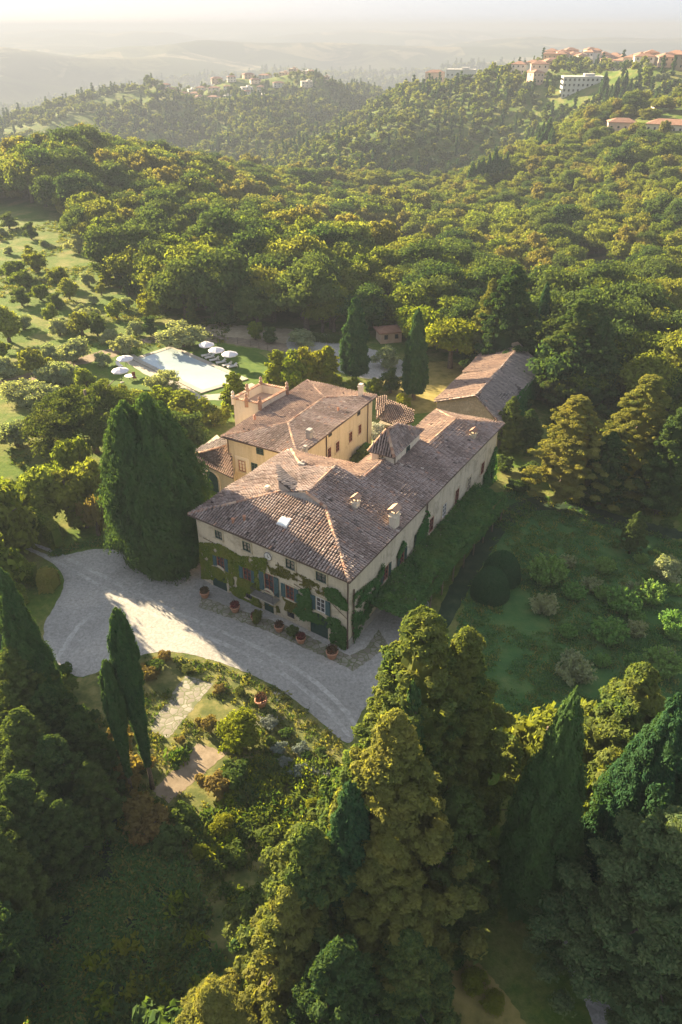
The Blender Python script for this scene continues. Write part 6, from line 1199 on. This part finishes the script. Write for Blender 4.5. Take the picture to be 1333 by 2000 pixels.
pts = [(P(x, y, 0), z0, z1) for x, y, z0, z1 in ((118, 1075, 0, 3.2), (98, 1060, 1.6, 4.0), (72, 1058, 3.0, 4.8), (45, 1068, 3.2, 5.), (28, 1085, 2.4, 4.8), (22, 1105, .6, 4.2), (30, 1125, 0, 3.4), (52, 1138, 0, 2.6), (75, 1140, 0, 2.4))]
hedge('leafy arch of clipped hedge at the left end of the yard', [(q[0], q[1], a, b) for q, a, b in pts], 1.3, 9000, M['ivy'], 'hedge_arch', 5)
pts = [(P(x, y, 0), z0, z1) for x, y, z0, z1 in ((80, 1150, 0, 2.0), (100, 1148, 0, 2.4), (112, 1150, 0, 1.8))]
hedge('squared hedge end standing by the gravel', [(q[0], q[1], a, b) for q, a, b in pts], 1.6, 4200, M['ivy'], 'hedge', 6)
pts = [(P(x, y, 0), z0, z1) for x, y, z0, z1 in ((35, 1180, 0, 2.0), (48, 1172, 0, 2.2))]
hedge('short clipped hedge block nearest the left edge cypress', [(q[0], q[1], a, b) for q, a, b in pts], 1.5, 2600, M['ivy'], 'hedge', 7)
pts = [(P(x, y, 0), z0, z1) for x, y, z0, z1 in ((590, 660, 0, 1.3), (640, 668, 0, 1.3), (680, 668, 0, 1.2))]
hedge('long low dark hedge between the lane and the wood', [(q[0], q[1], a, b) for q, a, b in pts], 1.6, 3500, M['holm'], 'hedge', 8)
put('pale', 20, 1085, 3.6, 5, 'pale yellow bush below the hedge arch', 'shrub', wscale=1.1)
# ---------------------------------------------------------------- loose undergrowth and grasses
def tuftmesh(seed, n, size, mat, h=.3, r=.26):
    rng = np.random.default_rng(seed); C = np.stack([rng.normal(size=n) * r, rng.normal(size=n) * r, rng.random(n) * h], 1); me = leafmesh('tuft', [quads(C, unit(n, rng) + [0, 0, .6], size, rng, 2.4, 2.0, .4)]); me.materials.append(mat); return me
M['lawnweed'] = leafmat('lawn_blades', (.05, .13, .04), (.10, .20, .06), (.14, .19, .05), .4)
M['dry'] = leafmat('pale_grass', (.14, .16, .04), (.28, .27, .08), (.24, .22, .07), .4)
tg = clump_source('grass_kinds', [bpy.data.objects.new('tuft_%d' % i, tuftmesh(200 + i, 20, .15, M[k])) for i, k in enumerate(('lawnweed', 'lawnweed', 'dry', 'lawnweed'))])
ts_ = clump_source('straw_kinds', [bpy.data.objects.new('tuft_s%d' % i, tuftmesh(210 + i, 20, .17, M[k])) for i, k in enumerate(('dry', 'weed', 'weed'))])
tb = clump_source('brush_kinds', [bpy.data.objects.new('brush_%d' % i, tuftmesh(220 + i, 90, .26, M[k], .8, .45)) for i, k in enumerate(('weed', 'shade_leaf', 'straw', 'weed'))] if 'shade_leaf' in M else [bpy.data.objects.new('brush_%d' % i, tuftmesh(220 + i, 90, .26, M[k], .8, .45)) for i, k in enumerate(('weed', 'holm', 'bright', 'weed'))])
def strew(name, poly, n, coll, smin, smax, seed, avoid=(), gap=.35, gs=6.):
    rg = np.random.default_rng(seed); xs = [p[0] for p in poly]; ys = [p[1] for p in poly]; W4 = np.array([P(x, y) for x, y in poly]); X = rg.uniform(W4[:, 0].min(), W4[:, 0].max(), n * 3); Y = rg.uniform(W4[:, 1].min(), W4[:, 1].max(), n * 3)
    ins_ = inpoly(X, Y, [(a, b) for a, b, _ in W4]) & (vnoise(X, Y, gs, seed) > gap); qx, qy, _ = proj(X, Y, X * 0)
    for av in avoid: ins_ &= ~inpoly(qx, qy, av)
    X, Y = X[ins_][:n], Y[ins_][:n]; return scatter(name, np.stack([X, Y, height(X, Y)], 1), rg.uniform(smin, smax, len(X)), rg.random(len(X)) * 6.28, coll)
YARD = [(70, 1240), (130, 1150), (120, 1110), (190, 1070), (390, 1060), (700, 1290), (700, 1450), (670, 1452), (540, 1340), (400, 1284), (270, 1280), (140, 1330)]
strew('grass', [(985, 945), (1333, 1060), (1480, 1100), (1480, 1440), (1000, 1420), (890, 1300), (900, 1180), (960, 1080)], 3600, tg, .35, 1.0, 31, gap=.3, gs=1.7)
PATHS = [[(362, 1320), (418, 1334), (330, 1442), (296, 1430)], [(385, 1452), (445, 1470), (330, 1570), (300, 1545)]]
strew('undergrowth', [(60, 1260), (150, 1335), (270, 1285), (400, 1290), (540, 1345), (668, 1458), (680, 1560), (560, 1700), (430, 1800), (380, 1700), (300, 1600), (180, 1480)], 1500, ts_, .3, .85, 33, PATHS, gap=.36, gs=3.)
strew('brush', [(340, 1480), (640, 1500), (640, 1600), (560, 1720), (470, 1830), (420, 1700), (350, 1600)], 450, tb, .4, 1.0, 35, PATHS, gap=.42, gs=3.)
strew('brush', [(-50, 1300), (170, 1480), (340, 1650), (400, 1800), (420, 2000), (-50, 2000)], 350, tb, .4, 1.1, 36, gap=.5, gs=4.)
strew('meadow_grass', [(-60, 430), (130, 440), (200, 520), (330, 610), (560, 650), (530, 690), (380, 660), (210, 705), (205, 780), (60, 960), (-60, 940)], 6000, ts_, .5, 1.2, 37, gap=.55, gs=9.)
strew('brush', [(1080, 810), (1333, 900), (1333, 1010), (1120, 985), (1080, 900)], 350, tb, .5, 1.1, 38, gap=.5)
strew('brush', [(930, 700), (1080, 700), (1333, 800), (1333, 900), (1080, 830), (1080, 760)], 900, tb, .8, 2., 39, gap=.3)

strew('brush', [(268, 1284), (400, 1289), (470, 1313), (540, 1345), (600, 1390), (668, 1458), (655, 1462), (590, 1400), (530, 1356), (460, 1325), (390, 1300), (270, 1296)], 130, ts_, .5, 1.1, 51, gap=.3, gs=2.)
strew('brush', [(100, 1088), (190, 1064), (240, 1076), (300, 1086), (290, 1078), (230, 1064), (190, 1054), (100, 1078)], 120, tg, .6, 1.2, 52, gap=.2, gs=2.)
rv = random.Random(77); got = [tuple(P(x, y, h_)[:2]) for (x, y, h_, *_r) in MT]; k_ = 0
while k_ < 18:
    x = rv.uniform(-10, 330); y = rv.uniform(440, 650) if rv.random() < .75 else rv.uniform(650, 830)
    if not inpoly([x], [y], [(-20, 430), (130, 450), (190, 540), (330, 620), (330, 650), (150, 700), (190, 800), (60, 880), (-20, 860)])[0]: k_ += .02; continue
    q = P(x, y, 2.)
    if min((q[0] - a) ** 2 + (q[1] - b_) ** 2 for a, b_ in got) < 16: k_ += .02; continue
    got.append((q[0], q[1])); k_ += 1; kd = rv.choice(['olive', 'olive2', 'olive', 'pale']); o = K[kd].place(q[0], q[1], 0, rv.uniform(.6, 1.) * (1 if kd != 'pale' else .7), None, '', 'tree', 'young olives dotted over the meadow'); later(o, 'yo', 'small silvery olive, %s from left among those dotted over the meadow', x)
for i in range(16):
    x = 1120 + 62 * (i % 4) + rv.uniform(-18, 18); y = 1085 + 62 * (i // 4) + rv.uniform(-16, 16); o = put('feather' if i % 3 else 'feathg', x, y, rv.uniform(1.2, 2.0), 2.3, '', 'shrub', 'saplings planted in loose rows on the right lawn', 1.1); later(o, 'sap', 'feathery green sapling, %s from left in the loose rows on the right lawn', x)
strew('grass', [(-60, 1500), (170, 1560), (345, 1660), (400, 1780), (430, 1900), (400, 2060), (-60, 2060)], 4200, tg, .5, 1.5, 61, gap=.35, gs=1.6)
name_in_order()
